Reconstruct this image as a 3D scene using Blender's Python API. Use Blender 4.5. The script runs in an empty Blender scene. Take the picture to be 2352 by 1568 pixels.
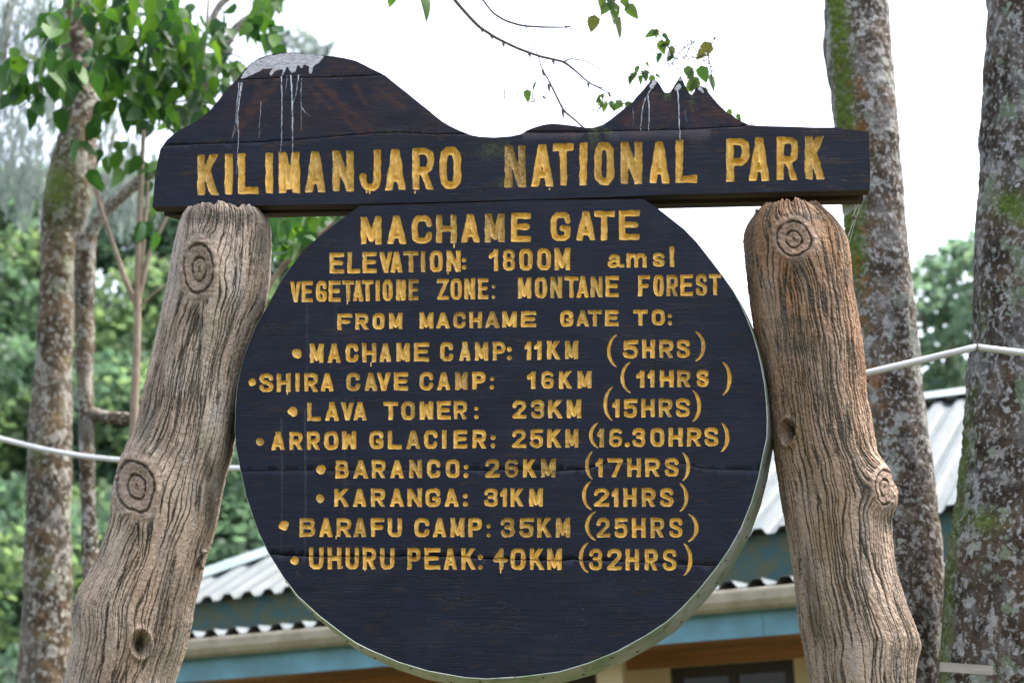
import bpy, math, random
import numpy as np
from mathutils import Vector, Matrix
from mathutils.geometry import delaunay_2d_cdt

random.seed(7); RNG = np.random.default_rng(11)
scene = bpy.context.scene
COL = scene.collection
# ------------------------------------------------------------------ camera, light, exposure
FX, CX, CY = 3900.0, 1176.0, 784.0          # focal length and centre in units of a 2352 px wide picture
PITCH = math.radians(15.0)
CAM = np.array([0.0, 0.0, 1.6])
cd = bpy.data.cameras.new('camera'); cam = bpy.data.objects.new('camera', cd); COL.objects.link(cam)
cam.location = CAM; cam.rotation_euler = (math.radians(90) + PITCH, 0, 0)
cd.sensor_width = 36; cd.lens = 36 * FX / 2352; cd.clip_start = 0.05; cd.clip_end = 600
cd.dof.use_dof = True; cd.dof.focus_distance = 5.28; cd.dof.aperture_fstop = 2.7
scene.camera = cam
world = bpy.data.worlds.new('World'); scene.world = world; world.use_nodes = True
wn = world.node_tree; wn.nodes.clear()
sky = wn.nodes.new('ShaderNodeTexSky'); sky.sky_type = 'NISHITA'; sky.sun_disc = False
SUN_EL, SUN_ROT = math.radians(62), math.radians(72)
sky.sun_elevation = SUN_EL; sky.sun_rotation = SUN_ROT
sky.air_density = 1.0; sky.dust_density = 6.0; sky.ozone_density = 1.0
hs = wn.nodes.new('ShaderNodeHueSaturation'); hs.inputs['Saturation'].default_value = 0.62; hs.inputs['Value'].default_value = 1.0
bg = wn.nodes.new('ShaderNodeBackground'); bg.inputs['Strength'].default_value = 0.15
wo = wn.nodes.new('ShaderNodeOutputWorld')
wn.links.new(sky.outputs[0], hs.inputs['Color']); wn.links.new(hs.outputs[0], bg.inputs[0]); wn.links.new(bg.outputs[0], wo.inputs[0])
sd = bpy.data.lights.new('sun', 'SUN'); sd.energy = 0.9; sd.angle = math.radians(20); sd.color = (1.0, 0.96, 0.9)
sun = bpy.data.objects.new('sun', sd); COL.objects.link(sun)
sdir = Vector((math.sin(SUN_ROT) * math.cos(SUN_EL), math.cos(SUN_ROT) * math.cos(SUN_EL), math.sin(SUN_EL)))
sun.rotation_euler = sdir.to_track_quat('Z', 'Y').to_euler(); sun.location = (0, 0, 30)
vs = scene.view_settings; vs.view_transform = 'Standard'; vs.look = 'None'; vs.gamma = 1; vs.use_curve_mapping = False
vs.exposure = 2.2
scene.display_settings.display_device = 'sRGB'
scene.cycles.use_denoising = True
scene.cycles.max_bounces = 8; scene.cycles.transparent_max_bounces = 12
try: scene.cycles.caustics_reflective = False; scene.cycles.caustics_refractive = False
except Exception: pass

# ------------------------------------------------------------------ small helpers
def rays(px, py):
    px = np.asarray(px, float); py = np.asarray(py, float)
    x = (px - CX) / FX; y = (CY - py) / FX
    return np.stack([x, math.cos(PITCH) - y * math.sin(PITCH), math.sin(PITCH) + y * math.cos(PITCH)], -1)
def at(px, py, Y):
    r = rays(px, py); return CAM + r * (Y / r[..., 1])[..., None]
def project(P):
    d = P - CAM; f = d[..., 1] * math.cos(PITCH) + d[..., 2] * math.sin(PITCH)
    up = -d[..., 1] * math.sin(PITCH) + d[..., 2] * math.cos(PITCH)
    return CX + FX * d[..., 0] / f, CY - FX * up / f
PSI = math.radians(4.7)
SU = np.array([math.cos(PSI), -math.sin(PSI), 0.0]); SN = np.array([math.sin(PSI), math.cos(PSI), 0.0])
P0 = at(1150.0, 900.0, 5.2); S0 = np.array([P0[0], P0[1], 0.0])
PXM = 1 / 745.0
def sl(px, py, w=0.0):
    """pixel -> sign-local (x, y=w, z) metres on the sign's vertical plane"""
    r = rays(px, py); w = np.broadcast_to(np.asarray(w, float), r.shape[:-1])
    t = (np.dot(P0, SN) + w - CAM @ SN) / (r @ SN)
    P = CAM + r * t[..., None]
    return np.stack([(P - S0) @ SU, w, P[..., 2]], -1)
def sl2world(q):
    return S0 + q[..., 0:1] * SU + q[..., 1:2] * SN + q[..., 2:3] * np.array([0, 0, 1.0])

_perm = RNG.permutation(256); _perm = np.concatenate([_perm, _perm])
_grad = RNG.normal(size=(256, 3)); _grad /= np.linalg.norm(_grad, axis=1)[:, None]
def pnoise(x, y, z=0.0):
    x, y, z = np.broadcast_arrays(np.asarray(x, float), np.asarray(y, float), np.asarray(z, float))
    xi, yi, zi = np.floor(x).astype(int), np.floor(y).astype(int), np.floor(z).astype(int)
    xf, yf, zf = x - xi, y - yi, z - zi
    f = lambda t: t * t * t * (t * (t * 6 - 15) + 10)
    u, v, w = f(xf), f(yf), f(zf)
    def g(dx, dy, dz):
        h = _perm[(_perm[(_perm[(xi + dx) & 255] + yi + dy) & 255] + zi + dz) & 255]
        gr = _grad[h]
        return gr[..., 0] * (xf - dx) + gr[..., 1] * (yf - dy) + gr[..., 2] * (zf - dz)
    L = lambda a, b, t: a + (b - a) * t
    return 1.6 * L(L(L(g(0,0,0), g(1,0,0), u), L(g(0,1,0), g(1,1,0), u), v), L(L(g(0,0,1), g(1,0,1), u), L(g(0,1,1), g(1,1,1), u), v), w)
def fbm(x, y, z, n=3):
    s = 0; a = 1
    for i in range(n):
        s = s + a * pnoise(x * 2 ** i + 7 * i, y * 2 ** i, z * 2 ** i); a *= .5
    return s
def sstep(a, b, x):
    t = np.clip((x - a) / (b - a), 0, 1); return t * t * (3 - 2 * t)

def mesh_np(name, V, F, mat=None, smooth=False, attrs=None):
    """F: int array (n,3) or (n,4), or list of tuples"""
    me = bpy.data.meshes.new(name)
    if isinstance(F, np.ndarray):
        V = np.asarray(V, np.float32); k = F.shape[1]
        me.vertices.add(len(V)); me.vertices.foreach_set('co', V.ravel())
        me.loops.add(F.size); me.loops.foreach_set('vertex_index', F.astype(np.int32).ravel())
        me.polygons.add(len(F)); me.polygons.foreach_set('loop_start', np.arange(0, F.size, k, dtype=np.int32))
        me.polygons.foreach_set('loop_total', np.full(len(F), k, np.int32))
        me.update(calc_edges=True); me.validate()
    else:
        me.from_pydata([tuple(map(float, v)) for v in V], [], F); me.update()
    if smooth: me.polygons.foreach_set('use_smooth', np.ones(len(me.polygons), bool))
    if mat: me.materials.append(mat)
    for k_, a in (attrs or {}).items():
        a = np.asarray(a, np.float32)
        if a.ndim == 1:
            at_ = me.attributes.new(k_, 'FLOAT', 'POINT'); at_.data.foreach_set('value', a)
        else:
            at_ = me.attributes.new(k_, 'FLOAT_COLOR', 'POINT')
            if a.shape[1] == 3: a = np.concatenate([a, np.ones((len(a), 1), np.float32)], 1)
            at_.data.foreach_set('color', a.ravel())
    return me
def obj(name, me, parent=None, loc=None):
    o = bpy.data.objects.new(name, me); COL.objects.link(o)
    if parent is not None: o.parent = parent
    if loc is not None: o.location = loc
    return o
def tag(o, label=None, cat=None, group=None, kind=None):
    if label: o['label'] = label
    if cat: o['category'] = cat
    if group: o['group'] = group
    if kind: o['kind'] = kind
    return o
def empty(name, loc=(0, 0, 0), rz=0.0, parent=None):
    o = bpy.data.objects.new(name, None); COL.objects.link(o); o.location = loc; o.rotation_euler = (0, 0, rz)
    o.empty_display_size = .2
    if parent is not None: o.parent = parent
    return o
def box_arrays(x0, x1, y0, y1, z0, z1):
    V = [(x, y, z) for z in (z0, z1) for y in (y0, y1) for x in (x0, x1)]
    return V, [(0, 2, 3, 1), (4, 5, 7, 6), (0, 1, 5, 4), (2, 6, 7, 3), (0, 4, 6, 2), (1, 3, 7, 5)]
def tube_arrays(pts, rad, seg=8, cap=True):
    pts = np.asarray(pts, float); rad = np.broadcast_to(np.asarray(rad, float), (len(pts),))
    T = np.gradient(pts, axis=0); T /= np.linalg.norm(T, axis=1)[:, None] + 1e-9
    a = np.array([0, 1.0, 0]); 
    V = []
    for p, t, r in zip(pts, T, rad):
        n1 = np.cross(t, a); n1 /= np.linalg.norm(n1) + 1e-9; n2 = np.cross(t, n1)
        for k in range(seg):
            th = 2 * math.pi * k / seg; V.append(p + r * (math.cos(th) * n1 + math.sin(th) * n2))
    F = []
    for i in range(len(pts) - 1):
        for k in range(seg):
            a0 = i * seg + k; a1 = i * seg + (k + 1) % seg; F.append((a0, a1, a1 + seg, a0 + seg))
    if cap:
        F.append(tuple(range(seg))[::-1]); F.append(tuple(range((len(pts) - 1) * seg, len(pts) * seg)))
    return V, F
def join(*VF):
    V = []; F = []
    for v, f in VF:
        o = len(V); V += list(v); F += [tuple(i + o for i in q) for q in f]
    return V, F
def smooth_path(pts, n):
    pts = np.asarray(pts, float); t = np.arange(len(pts)); tt = np.linspace(0, len(pts) - 1, n)
    out = np.stack([np.interp(tt, t, pts[:, k]) for k in range(pts.shape[1])], 1)
    for _ in range(3):
        out[1:-1] = .25 * out[:-2] + .5 * out[1:-1] + .25 * out[2:]
    return out

# ------------------------------------------------------------------ material helper
class NT:
    def __init__(s, name, rough=.6, spec=.5):
        s.m = bpy.data.materials.new(name); s.m.use_nodes = True; s.t = s.m.node_tree; s.n = s.t.nodes
        s.b = s.n['Principled BSDF']; s.b.inputs['Roughness'].default_value = rough; s.b.inputs['Specular IOR Level'].default_value = spec
        s.co = s.n.new('ShaderNodeTexCoord').outputs['Object']
    def put(s, sock, v):
        if isinstance(v, bpy.types.NodeSocket): s.t.links.new(v, sock)
        elif v is not None:
            if isinstance(v, tuple) and len(v) == 3 and sock.type == 'RGBA': v = (*v, 1)
            sock.default_value = v
    def map(s, scale, rot=(0, 0, 0), loc=(0, 0, 0), src=None):
        m = s.n.new('ShaderNodeMapping'); s.put(m.inputs[0], src or s.co); m.inputs['Scale'].default_value = scale
        m.inputs['Rotation'].default_value = rot; m.inputs['Location'].default_value = loc; return m.outputs[0]
    def noise(s, scale, vec=None, detail=4, rough=.55, dist=0.0):
        n = s.n.new('ShaderNodeTexNoise'); s.put(n.inputs['Vector'], vec or s.co); n.inputs['Scale'].default_value = scale
        n.inputs['Detail'].default_value = detail; n.inputs['Roughness'].default_value = rough; n.inputs['Distortion'].default_value = dist
        return n.outputs['Fac']
    def voro(s, scale, vec=None, feature='F1', out='Distance', rnd=1.0):
        n = s.n.new('ShaderNodeTexVoronoi'); n.feature = feature; s.put(n.inputs['Vector'], vec or s.co); n.inputs['Scale'].default_value = scale
        n.inputs['Randomness'].default_value = rnd
        return n.outputs[out]
    def ramp(s, fac, stops, interp='LINEAR'):
        r = s.n.new('ShaderNodeValToRGB'); s.put(r.inputs[0], fac); e = r.color_ramp; e.interpolation = interp
        while len(e.elements) < len(stops): e.elements.new(.5)
        for el, (p, c) in zip(e.elements, stops):
            el.position = p; el.color = (*c, 1) if isinstance(c, tuple) else (c, c, c, 1)
        return r.outputs[0]
    def mix(s, fac, a, b, mode='MIX'):
        m = s.n.new('ShaderNodeMix'); m.data_type = 'RGBA'; m.blend_type = mode
        s.put(m.inputs[0], fac); s.put(m.inputs[6], a); s.put(m.inputs[7], b); return m.outputs[2]
    def math(s, op, a, b=None, c=None, clamp=False):
        m = s.n.new('ShaderNodeMath'); m.operation = op; m.use_clamp = clamp
        for i, v in enumerate((a, b, c)):
            if v is not None: s.put(m.inputs[i], v)
        return m.outputs[0]
    def attr(s, name, out='Fac', typ='GEOMETRY'):
        a = s.n.new('ShaderNodeAttribute'); a.attribute_name = name; a.attribute_type = typ; return a.outputs[out]
    def sep(s, v):
        a = s.n.new('ShaderNodeSeparateXYZ'); s.put(a.inputs[0], v); return a.outputs
    def comb(s, x, y, z):
        a = s.n.new('ShaderNodeCombineXYZ'); s.put(a.inputs[0], x); s.put(a.inputs[1], y); s.put(a.inputs[2], z); return a.outputs[0]
    def objrand(s):
        return s.n.new('ShaderNodeObjectInfo').outputs['Random']
    def bump(s, h, strength=.5, dist=.01, prev=None):
        b = s.n.new('ShaderNodeBump'); b.inputs['Strength'].default_value = strength; b.inputs['Distance'].default_value = dist
        s.put(b.inputs['Height'], h)
        if prev is not None: s.t.links.new(prev, b.inputs['Normal'])
        return b.outputs[0]
    def done(s, color=None, rough=None, normal=None, metal=None, emis=None):
        if color is not None: s.put(s.b.inputs['Base Color'], color)
        if rough is not None: s.put(s.b.inputs['Roughness'], rough)
        if normal is not None: s.t.links.new(normal, s.b.inputs['Normal'])
        if metal is not None: s.put(s.b.inputs['Metallic'], metal)
        return s.m
M = {}
# navy paint on wide-grained timber
def navy(name, header):
    t = NT(name, .5, .2)
    grain = t.noise(1, t.map((4.5, 7, 120)), 7, .68, .9)
    fine = t.noise(1, t.map((30, 30, 520)), 3, .6)
    blot = t.noise(1, t.map((7, 7, 22)), 4, .6)
    c = t.mix(t.ramp(blot, [(.35, .0), (.68, 1.0)]), (.0020, .0040, .0120), (.0042, .0078, .022))
    c = t.mix(t.ramp(grain, [(.56, .0), (.72, .55)]), c, (.035, .027, .022))
    worn = t.noise(1, t.map((9, 9, 34), loc=(3, 0, 1)), 6, .7, .4)
    c = t.mix(t.ramp(worn, [(.56, .0), (.72, .75 if header else .4)]), c, (.055, .026, .009))
    hl_ = t.noise(1, t.map((1.6, 1, 17), loc=(2, 0, 5)), 5, .6)
    crack = t.math('MULTIPLY', t.ramp(t.math('ABSOLUTE', t.math('SUBTRACT', hl_, .5)), [(.0, 1.0), (.006, .0)]), t.ramp(t.noise(3.2, t.map((1, 1, 2))), [(.5, .0), (.58, 1.0)]))
    c = t.mix(crack, c, (.0015, .0012, .001))
    dusty = t.noise(1, t.map((3.5, 3, 7), loc=(9, 0, 4)), 5, .7)
    c = t.mix(t.ramp(dusty, [(.5, .0), (.8, .35)]), c, (.03, .034, .045))
    if header:
        pa = t.n.new('ShaderNodeSeparateColor'); t.put(pa.inputs[0], t.attr('paint', 'Color'))
        red, snow, moss = pa.outputs[0], pa.outputs[1], pa.outputs[2]
        sn = t.noise(1, t.map((26, 26, 60), rot=(0, .5, 0)), 5, .7)
        c = t.mix(t.math('MULTIPLY', red, t.ramp(sn, [(.35, .15), (.62, .9)])), c, (.062, .024, .013))
        edge = t.math('ADD', snow, t.math('MULTIPLY_ADD', t.noise(1, t.map((70, 70, 180)), 4, .7), .5, -.27))
        wht = t.ramp(t.noise(1, t.map((60, 60, 260), rot=(0, .35, 0)), 6, .7), [(.30, (.11, .09, .07)), (.45, (.33, .325, .35)), (.62, (.56, .56, .62))])
        c = t.mix(t.ramp(edge, [(.46, .0), (.54, 1.0)]), c, wht)
        mn = t.noise(90, None, 4, .7)
        c = t.mix(t.math('MULTIPLY', moss, t.ramp(mn, [(.38, .0), (.58, 1.0)]), clamp=True), c, t.mix(t.noise(40), (.018, .03, .008), (.07, .085, .03)))
    sp = t.voro(95, None); spn = t.noise(6)
    c = t.mix(t.math('MULTIPLY', t.ramp(sp, [(.05, 1.0), (.085, .0)]), t.ramp(spn, [(.58, .0), (.66, .8)])), c, (.35, .35, .36))
    n = t.bump(grain, .5, .0030); n = t.bump(fine, .5, .0012, n); n = t.bump(blot, .3, .003, n); n = t.bump(t.math('SUBTRACT', 1.0, crack), .8, .004, n)
    r = t.ramp(grain, [(.3, .34), (.7, .55)])
    return t.done(c, r, n)
M['navy'] = navy('navy_paint', False); M['navy_header'] = navy('navy_paint_header', True)
def yellow():
    t = NT('yellow_paint', .5, .5)
    n1 = t.noise(60, None, 5, .65); n2 = t.noise(1, t.map((22, 22, 9)), 3)
    c = t.mix(t.ramp(n1, [(.35, .0), (.65, 1.0)]), (.62, .32, .035), (.86, .56, .13))
    c = t.mix(t.ramp(n2, [(.62, .0), (.75, .6)]), c, (.66, .50, .17))
    # dark cracks in the film and worn rims
    cr = t.voro(1, t.map((70, 70, 230)), 'DISTANCE_TO_EDGE')
    c = t.mix(t.math('MULTIPLY', t.ramp(cr, [(.012, .85), (.05, .0)]), t.ramp(t.noise(14), [(.45, .0), (.6, 1.0)])), c, (.05, .03, .012))
    rim = t.attr('rim')
    c = t.mix(t.math('MULTIPLY', rim, t.ramp(t.noise(45, None, 3), [(.38, .0), (.6, .8)])), c, (.035, .04, .018))
    fade = t.attr('fade', 'Fac', 'OBJECT')
    fn = t.noise(1, t.map((60, 60, 120)), 5, .7)
    c = t.mix(t.math('MULTIPLY', fade, t.ramp(fn, [(.36, .25), (.6, 1.0)])), c, (.075, .06, .035))
    return t.done(c, .42, t.bump(n1, .6, .003))
M['yellow'] = yellow()
def timber(name, c0, c1, scale=(2, 2, 60), rough=.7):
    t = NT(name, rough, .3); g = t.noise(1, t.map(scale), 6, .62, .5)
    return t.done(t.mix(t.ramp(g, [(.3, .0), (.7, 1.0)]), c0, c1), rough, t.bump(g, .5, .004))
M['timber_side'] = timber('board_side_timber', (.012, .010, .008), (.075, .055, .032), (3, 40, 40))
M['timber_brown'] = timber('varnished_timber', (.28, .125, .055), (.46, .23, .11), (1.5, 40, 40), .5)
M['batten'] = timber('weathered_batten', (.22, .20, .17), (.34, .32, .28), (5, 30, 60))
def simple(name, c, rough=.5, metal=0.0, c2=None, sc=8, bump=0.0, spec=.5, stops=(.35, .65)):
    t = NT(name, rough, spec); n = t.noise(sc, None, 5, .6)
    col = t.mix(t.ramp(n, [(stops[0], .0), (stops[1], 1.0)]), c, c2 or tuple(x * .8 for x in c))
    return t.done(col, rough, t.bump(n, bump, .01) if bump else None, metal)
def band():
    t = NT('galvanised_band', .38, .5)
    n = t.noise(9, None, 5, .65); w = t.voro(30)
    c = t.mix(t.ramp(n, [(.35, .0), (.66, 1.0)]), (.46, .47, .45), (.22, .32, .18))
    c = t.mix(t.ramp(t.noise(26, None, 4), [(.6, .0), (.72, .7)]), c, (.10, .085, .06))
    return t.done(c, .4, t.bump(n, .3, .004), .55)
M['band'] = band()
M['nail'] = simple('rusty_nail', (.05, .028, .016), .7, .3, (.09, .04, .02), 200)
M['streak'] = None
def streak():
    t = NT('white_paint_run', .6, .3)
    n = t.noise(1, t.map((230, 230, 42)), 5, .7)
    tr = t.n.new('ShaderNodeBsdfTransparent'); mx = t.n.new('ShaderNodeMixShader')
    f = t.math('MULTIPLY', t.ramp(n, [(.36, .0), (.55, 1.0)]), t.attr('cover'), clamp=True)
    t.put(t.b.inputs['Base Color'], (.55, .58, .66))
    t.put(mx.inputs[0], f); t.t.links.new(tr.outputs[0], mx.inputs[1]); t.t.links.new(t.b.outputs[0], mx.inputs[2])
    t.t.links.new(mx.outputs[0], t.n['Material Output'].inputs[0]); return t.m
M['streak'] = streak()
def post_mat(name, tone):
    t = NT(name, .62, .35)
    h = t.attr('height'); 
    st = t.map((1, 1, .35))
    n1 = t.noise(9, st, 5, .65); n2 = t.noise(70, None, 4, .7); n3 = t.noise(3.2, st, 4, .6)
    c = t.mix(t.ramp(n1, [(.33, .0), (.67, 1.0)]), (.29, .22, .165), (.50, .41, .325))
    c = t.mix(t.ramp(t.noise(16, st, 4), [(.5, .0), (.72, .8)]), c, (.29, .28, .265))
    up = t.ramp(t.math('MULTIPLY_ADD', t.sep(t.co)[2], .8, -1.8), [(.0, .25), (.75, 1.0)]) if tone else 1.0
    c = t.mix(t.math('MULTIPLY', up, t.ramp(n3, [(.32 if tone else .45, .0), (.52 if tone else .66, .92 if tone else .25)])), c, (.27, .115, .032) if tone else (.36, .165, .06))
    if tone: c = t.mix(t.math('MULTIPLY', up, t.ramp(t.noise(7, t.map((1, 1, .4), loc=(8, 3, 1)), 5, .7), [(.42, .0), (.6, .6)])), c, (.10, .065, .035))
    c = t.mix(t.ramp(t.noise(4.1, t.map((1.5, 1.5, .5), loc=(5, 2, 1)), 5, .7), [(.52, .0), (.68, .8 if tone else .45)]), c, (.10, .095, .045) if not tone else (.14, .085, .022))
    c = t.mix(t.math('MULTIPLY', t.attr('knot'), t.ramp(t.noise(35, None, 4, .7), [(.35, .35), (.6, 1.0)])), c, t.mix(t.noise(60), (.14, .085, .055), (.28, .19, .135)))
    # grit and grime lodged in the carved grooves, broken up by noise; holes painted dark as shade
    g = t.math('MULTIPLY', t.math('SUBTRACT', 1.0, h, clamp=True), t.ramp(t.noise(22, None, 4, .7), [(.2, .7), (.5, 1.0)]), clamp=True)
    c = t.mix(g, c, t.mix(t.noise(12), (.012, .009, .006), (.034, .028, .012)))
    c = t.mix(t.math('MULTIPLY', t.attr('stain_shade'), t.ramp(t.noise(30, None, 4, .7), [(.3, .5), (.55, 1.0)]), clamp=True), c, (.03, .03, .018))
    c = t.mix(t.ramp(t.noise(5.5, t.map((1.4, 1.4, .45), loc=(2, 9, 6)), 6, .75), [(.50, .0), (.66, .6)]), c, (.075, .06, .042))
    grit = t.noise(170, None, 3, .7)
    c = t.mix(t.ramp(grit, [(.58, .0), (.68, .6)]), c, (.42, .37, .30))
    c = t.mix(t.ramp(t.noise(120, t.map((1, 1, 1), loc=(3, 3, 3)), 3, .7), [(.56, .0), (.68, .65)]), c, (.05, .04, .03))
    n = t.bump(n2, .6, .008); n = t.bump(grit, .6, .003, n)
    return t.done(c, t.ramp(n1, [(.3, .5), (.7, .72)]), n)
M['post'] = post_mat('sculpted_post', False); M['post_rust'] = post_mat('sculpted_post_rusty', True)
def bark(name, base, dark, lich, lich2, moss=0.0, sc=1.0, lam=.5, mossc=((.035, .06, .012), (.13, .19, .025))):
    t = NT(name, .85, .2)
    n1 = t.noise(9 * sc, None, 6, .65); n2 = t.noise(30 * sc, None, 5, .7); n3 = t.noise(3.0 * sc, None, 4, .6)
    c = t.mix(t.ramp(n1, [(.34, .0), (.62, 1.0)]), dark, base)
    wob = t.n.new('ShaderNodeTexNoise'); wob.inputs['Scale'].default_value = 16 * sc; wob.inputs['Detail'].default_value = 4
    t.put(wob.inputs['Vector'], t.co)
    wv = t.n.new('ShaderNodeMix'); wv.data_type = 'VECTOR'; wv.inputs[0].default_value = .06
    t.put(wv.inputs[4], t.co); t.put(wv.inputs[5], wob.outputs['Color'])
    pv = wv.outputs[1]
    # broad dark wet patches, greyed areas
    c = t.mix(t.ramp(t.noise(2.2 * sc, t.map((1, 1, 1.6), loc=(4, 1, 9)), 5, .65), [(.46, .0), (.6, .75)]), c, tuple(x * .55 for x in dark))
    c = t.mix(t.ramp(t.noise(4.2 * sc, t.map((1, 1, .7), loc=(1, 7, 2)), 6, .72), [(.50, .0), (.60, .55)]), c, tuple(x * .5 for x in lich))
    # crusty irregular lichen plates
    for k, (s_, col, th) in enumerate(((5.0, lich2, .625), (8.0, lich, .625), (17, lich, .625), (34, lich, .60))):
        p = t.noise(s_ * sc, t.map((1, 1, .85), loc=(k * 3.7, 2 - k, k * 1.3)), 5, .62)
        fr = t.ramp(t.noise(60 * sc, t.map((1, 1, 1), loc=(k, 0, 0)), 3, .7), [(.3, .35), (.55, 1.0)])
        c = t.mix(t.math('MULTIPLY', t.ramp(p, [(th - lam * .05, .0), (th + .03 - lam * .05, .9)]), fr), c, t.mix(n2, col, tuple(x * .7 for x in col)))
    # round rosettes, only in some cells and of uneven size
    for k, (s_, keep) in enumerate(((7.5, .66), (15, .62), (27, .6))):
        v = t.n.new('ShaderNodeTexVoronoi'); v.inputs['Scale'].default_value = s_ * sc; t.put(v.inputs['Vector'], t.map((1, 1, 1), loc=(k * 3.1, k, 0), src=pv))
        sp_ = t.n.new('ShaderNodeSeparateColor'); t.put(sp_.inputs[0], v.outputs['Color'])
        rad = t.math('MULTIPLY_ADD', sp_.outputs[1], .26, .08)
        inside = t.math('MULTIPLY', t.ramp(t.math('SUBTRACT', rad, v.outputs['Distance']), [(.0, .0), (.05, .9)]), t.math('GREATER_THAN', sp_.outputs[0], keep))
        c = t.mix(inside, c, t.mix(sp_.outputs[2], lich, lich2))
    if True:
        mo = t.attr('moss'); mcol = t.mix(t.noise(40 * sc, None, 4), *mossc)
        c = t.mix(t.math('MULTIPLY', t.math('ADD', mo, t.ramp(n3, [(.60, .0), (.74, moss)])), t.ramp(t.noise(18 * sc, None, 4, .7), [(.32, .2), (.52, 1.0)]), clamp=True), c, mcol)
        c = t.mix(t.math('MULTIPLY', t.attr('rust'), t.ramp(t.noise(7, None, 4, .7), [(.53, .0), (.60, .9)]), clamp=True), c, (.19, .075, .012))
    n = t.bump(n2, .7, .02); n = t.bump(n1, .5, .03, n)
    return t.done(c, .85, n)
M['bark_a'] = bark('lichen_bark', (.135, .095, .055), (.035, .025, .015), (.33, .32, .29), (.20, .22, .16), .5, 1.0, .8)
M['bark_b'] = bark('spotted_bark', (.15, .11, .075), (.05, .036, .026), (.46, .45, .45), (.27, .30, .25), .4, 1.6, .9)
M['bark_c'] = bark('dark_lichen_bark', (.11, .08, .055), (.028, .02, .014), (.38, .375, .37), (.17, .22, .14), .8, 1.35, .7)
M['limb'] = bark('pale_limb_bark', (.26, .22, .17), (.10, .08, .055), (.48, .47, .45), (.33, .36, .29), .4, 2.0, 1.2)
M['twig'] = simple('twig_bark', (.05, .04, .032), .8, 0, (.10, .08, .06), 30)
M['stem'] = simple('sapling_bark', (.16, .11, .075), .8, 0, (.24, .19, .14), 12)
def leafm(name, c0, c1, c2, trans=.45, c3=None, rough=.5, tint=(1.9, 1.7, .7)):
    t = NT(name, rough, .25)
    r = t.math('FRACT', t.math('ADD', t.objrand(), t.attr('tint')))
    stops = [(0.0, c0), (.5, c1), (1.0, c2)]
    c = t.ramp(r, stops)
    if c3: c = t.mix(t.ramp(t.noise(14, None, 2), [(.45, .0), (.6, .9)]), c, c3)
    tl = t.n.new('ShaderNodeBsdfTranslucent'); t.put(tl.inputs[0], t.mix(1.0, c, tint, 'MULTIPLY'))
    mx = t.n.new('ShaderNodeMixShader'); mx.inputs[0].default_value = trans
    t.put(t.b.inputs['Base Color'], c)
    t.t.links.new(t.b.outputs[0], mx.inputs[1]); t.t.links.new(tl.outputs[0], mx.inputs[2])
    t.t.links.new(mx.outputs[0], t.n['Material Output'].inputs[0]); return t.m
M['leaf'] = leafm('broad_leaf', (.010, .038, .016), (.022, .075, .018), (.065, .15, .026), .40)
M['leaf_sky'] = leafm('twig_leaf', (.03, .07, .02), (.045, .10, .025), (.07, .12, .03), .4)
M['leaf_yellow'] = leafm('yellowing_leaf', (.09, .09, .02), (.15, .10, .02), (.07, .09, .02), .45, (.03, .06, .02))
M['forest'] = leafm('forest_leaf', (.085, .145, .11), (.115, .18, .125), (.18, .24, .11), .58, tint=(1.4, 1.55, 1.15))  # distance haze mixed into the leaf colours, paler and bluer
M['forest_far'] = leafm('far_leaf', (.11, .17, .14), (.15, .21, .16), (.18, .23, .15), .6, tint=(1.3, 1.5, 1.2))  # pale grey-green has the haze of distance painted in
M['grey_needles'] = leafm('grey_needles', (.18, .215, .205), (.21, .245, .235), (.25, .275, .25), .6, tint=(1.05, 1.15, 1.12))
M['berry'] = simple('pale_berry', (.30, .29, .30), .3, 0, (.45, .44, .46), 60)

# ------------------------------------------------------------------ ground and hill
def ground_mat():
    t = NT('ground_earth', .95, .2); n = t.noise(.6, None, 6, .6); n2 = t.noise(9, None, 5, .7)
    c = t.mix(t.ramp(n, [(.42, .0), (.58, 1.0)]), (.09, .065, .045), (.045, .075, .025))
    return t.done(c, .95, t.bump(n2, .7, .05))
gm = ground_mat()
N = 60; gx, gy = np.meshgrid(np.linspace(-160, 160, N), np.linspace(-80, 240, N)); gz = .06 * pnoise(gx / 7, gy / 7)
near = np.hypot(gx, gy - 8) < 15; gz[near] *= .2
idx = np.arange(N * N).reshape(N, N)
GF = np.stack([idx[:-1, :-1], idx[:-1, 1:], idx[1:, 1:], idx[1:, :-1]], -1).reshape(-1, 4)
tag(obj('ground', mesh_np('ground', np.stack([gx, gy, gz - .02], -1).reshape(-1, 3), GF, gm, True)), kind='structure')
def hill_mat():
    t = NT('hill_green', .95, .1); n = t.noise(.9, None, 6, .7)
    return t.done(t.mix(t.ramp(n, [(.35, .0), (.65, 1.0)]), (.04, .075, .045), (.07, .12, .06)), .95, t.bump(n, 1, .5))
hx, hy = np.meshgrid(np.linspace(-60, -1.0, 60), np.linspace(19, 70, 40))
edge = sstep(-1.0, -5.5, hx) * sstep(19, 27, hy)
hz = edge * (5.2 + .12 * (hy - 27) + 1.2 * pnoise(hx / 4, hy / 4) ) - .3
hi = np.arange(60 * 40).reshape(40, 60)
HF = np.stack([hi[:-1, :-1], hi[:-1, 1:], hi[1:, 1:], hi[1:, :-1]], -1).reshape(-1, 4)
tag(obj('hill', mesh_np('hill', np.stack([hx, hy, hz], -1).reshape(-1, 3), HF, hill_mat(), True)), kind='structure')

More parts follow.
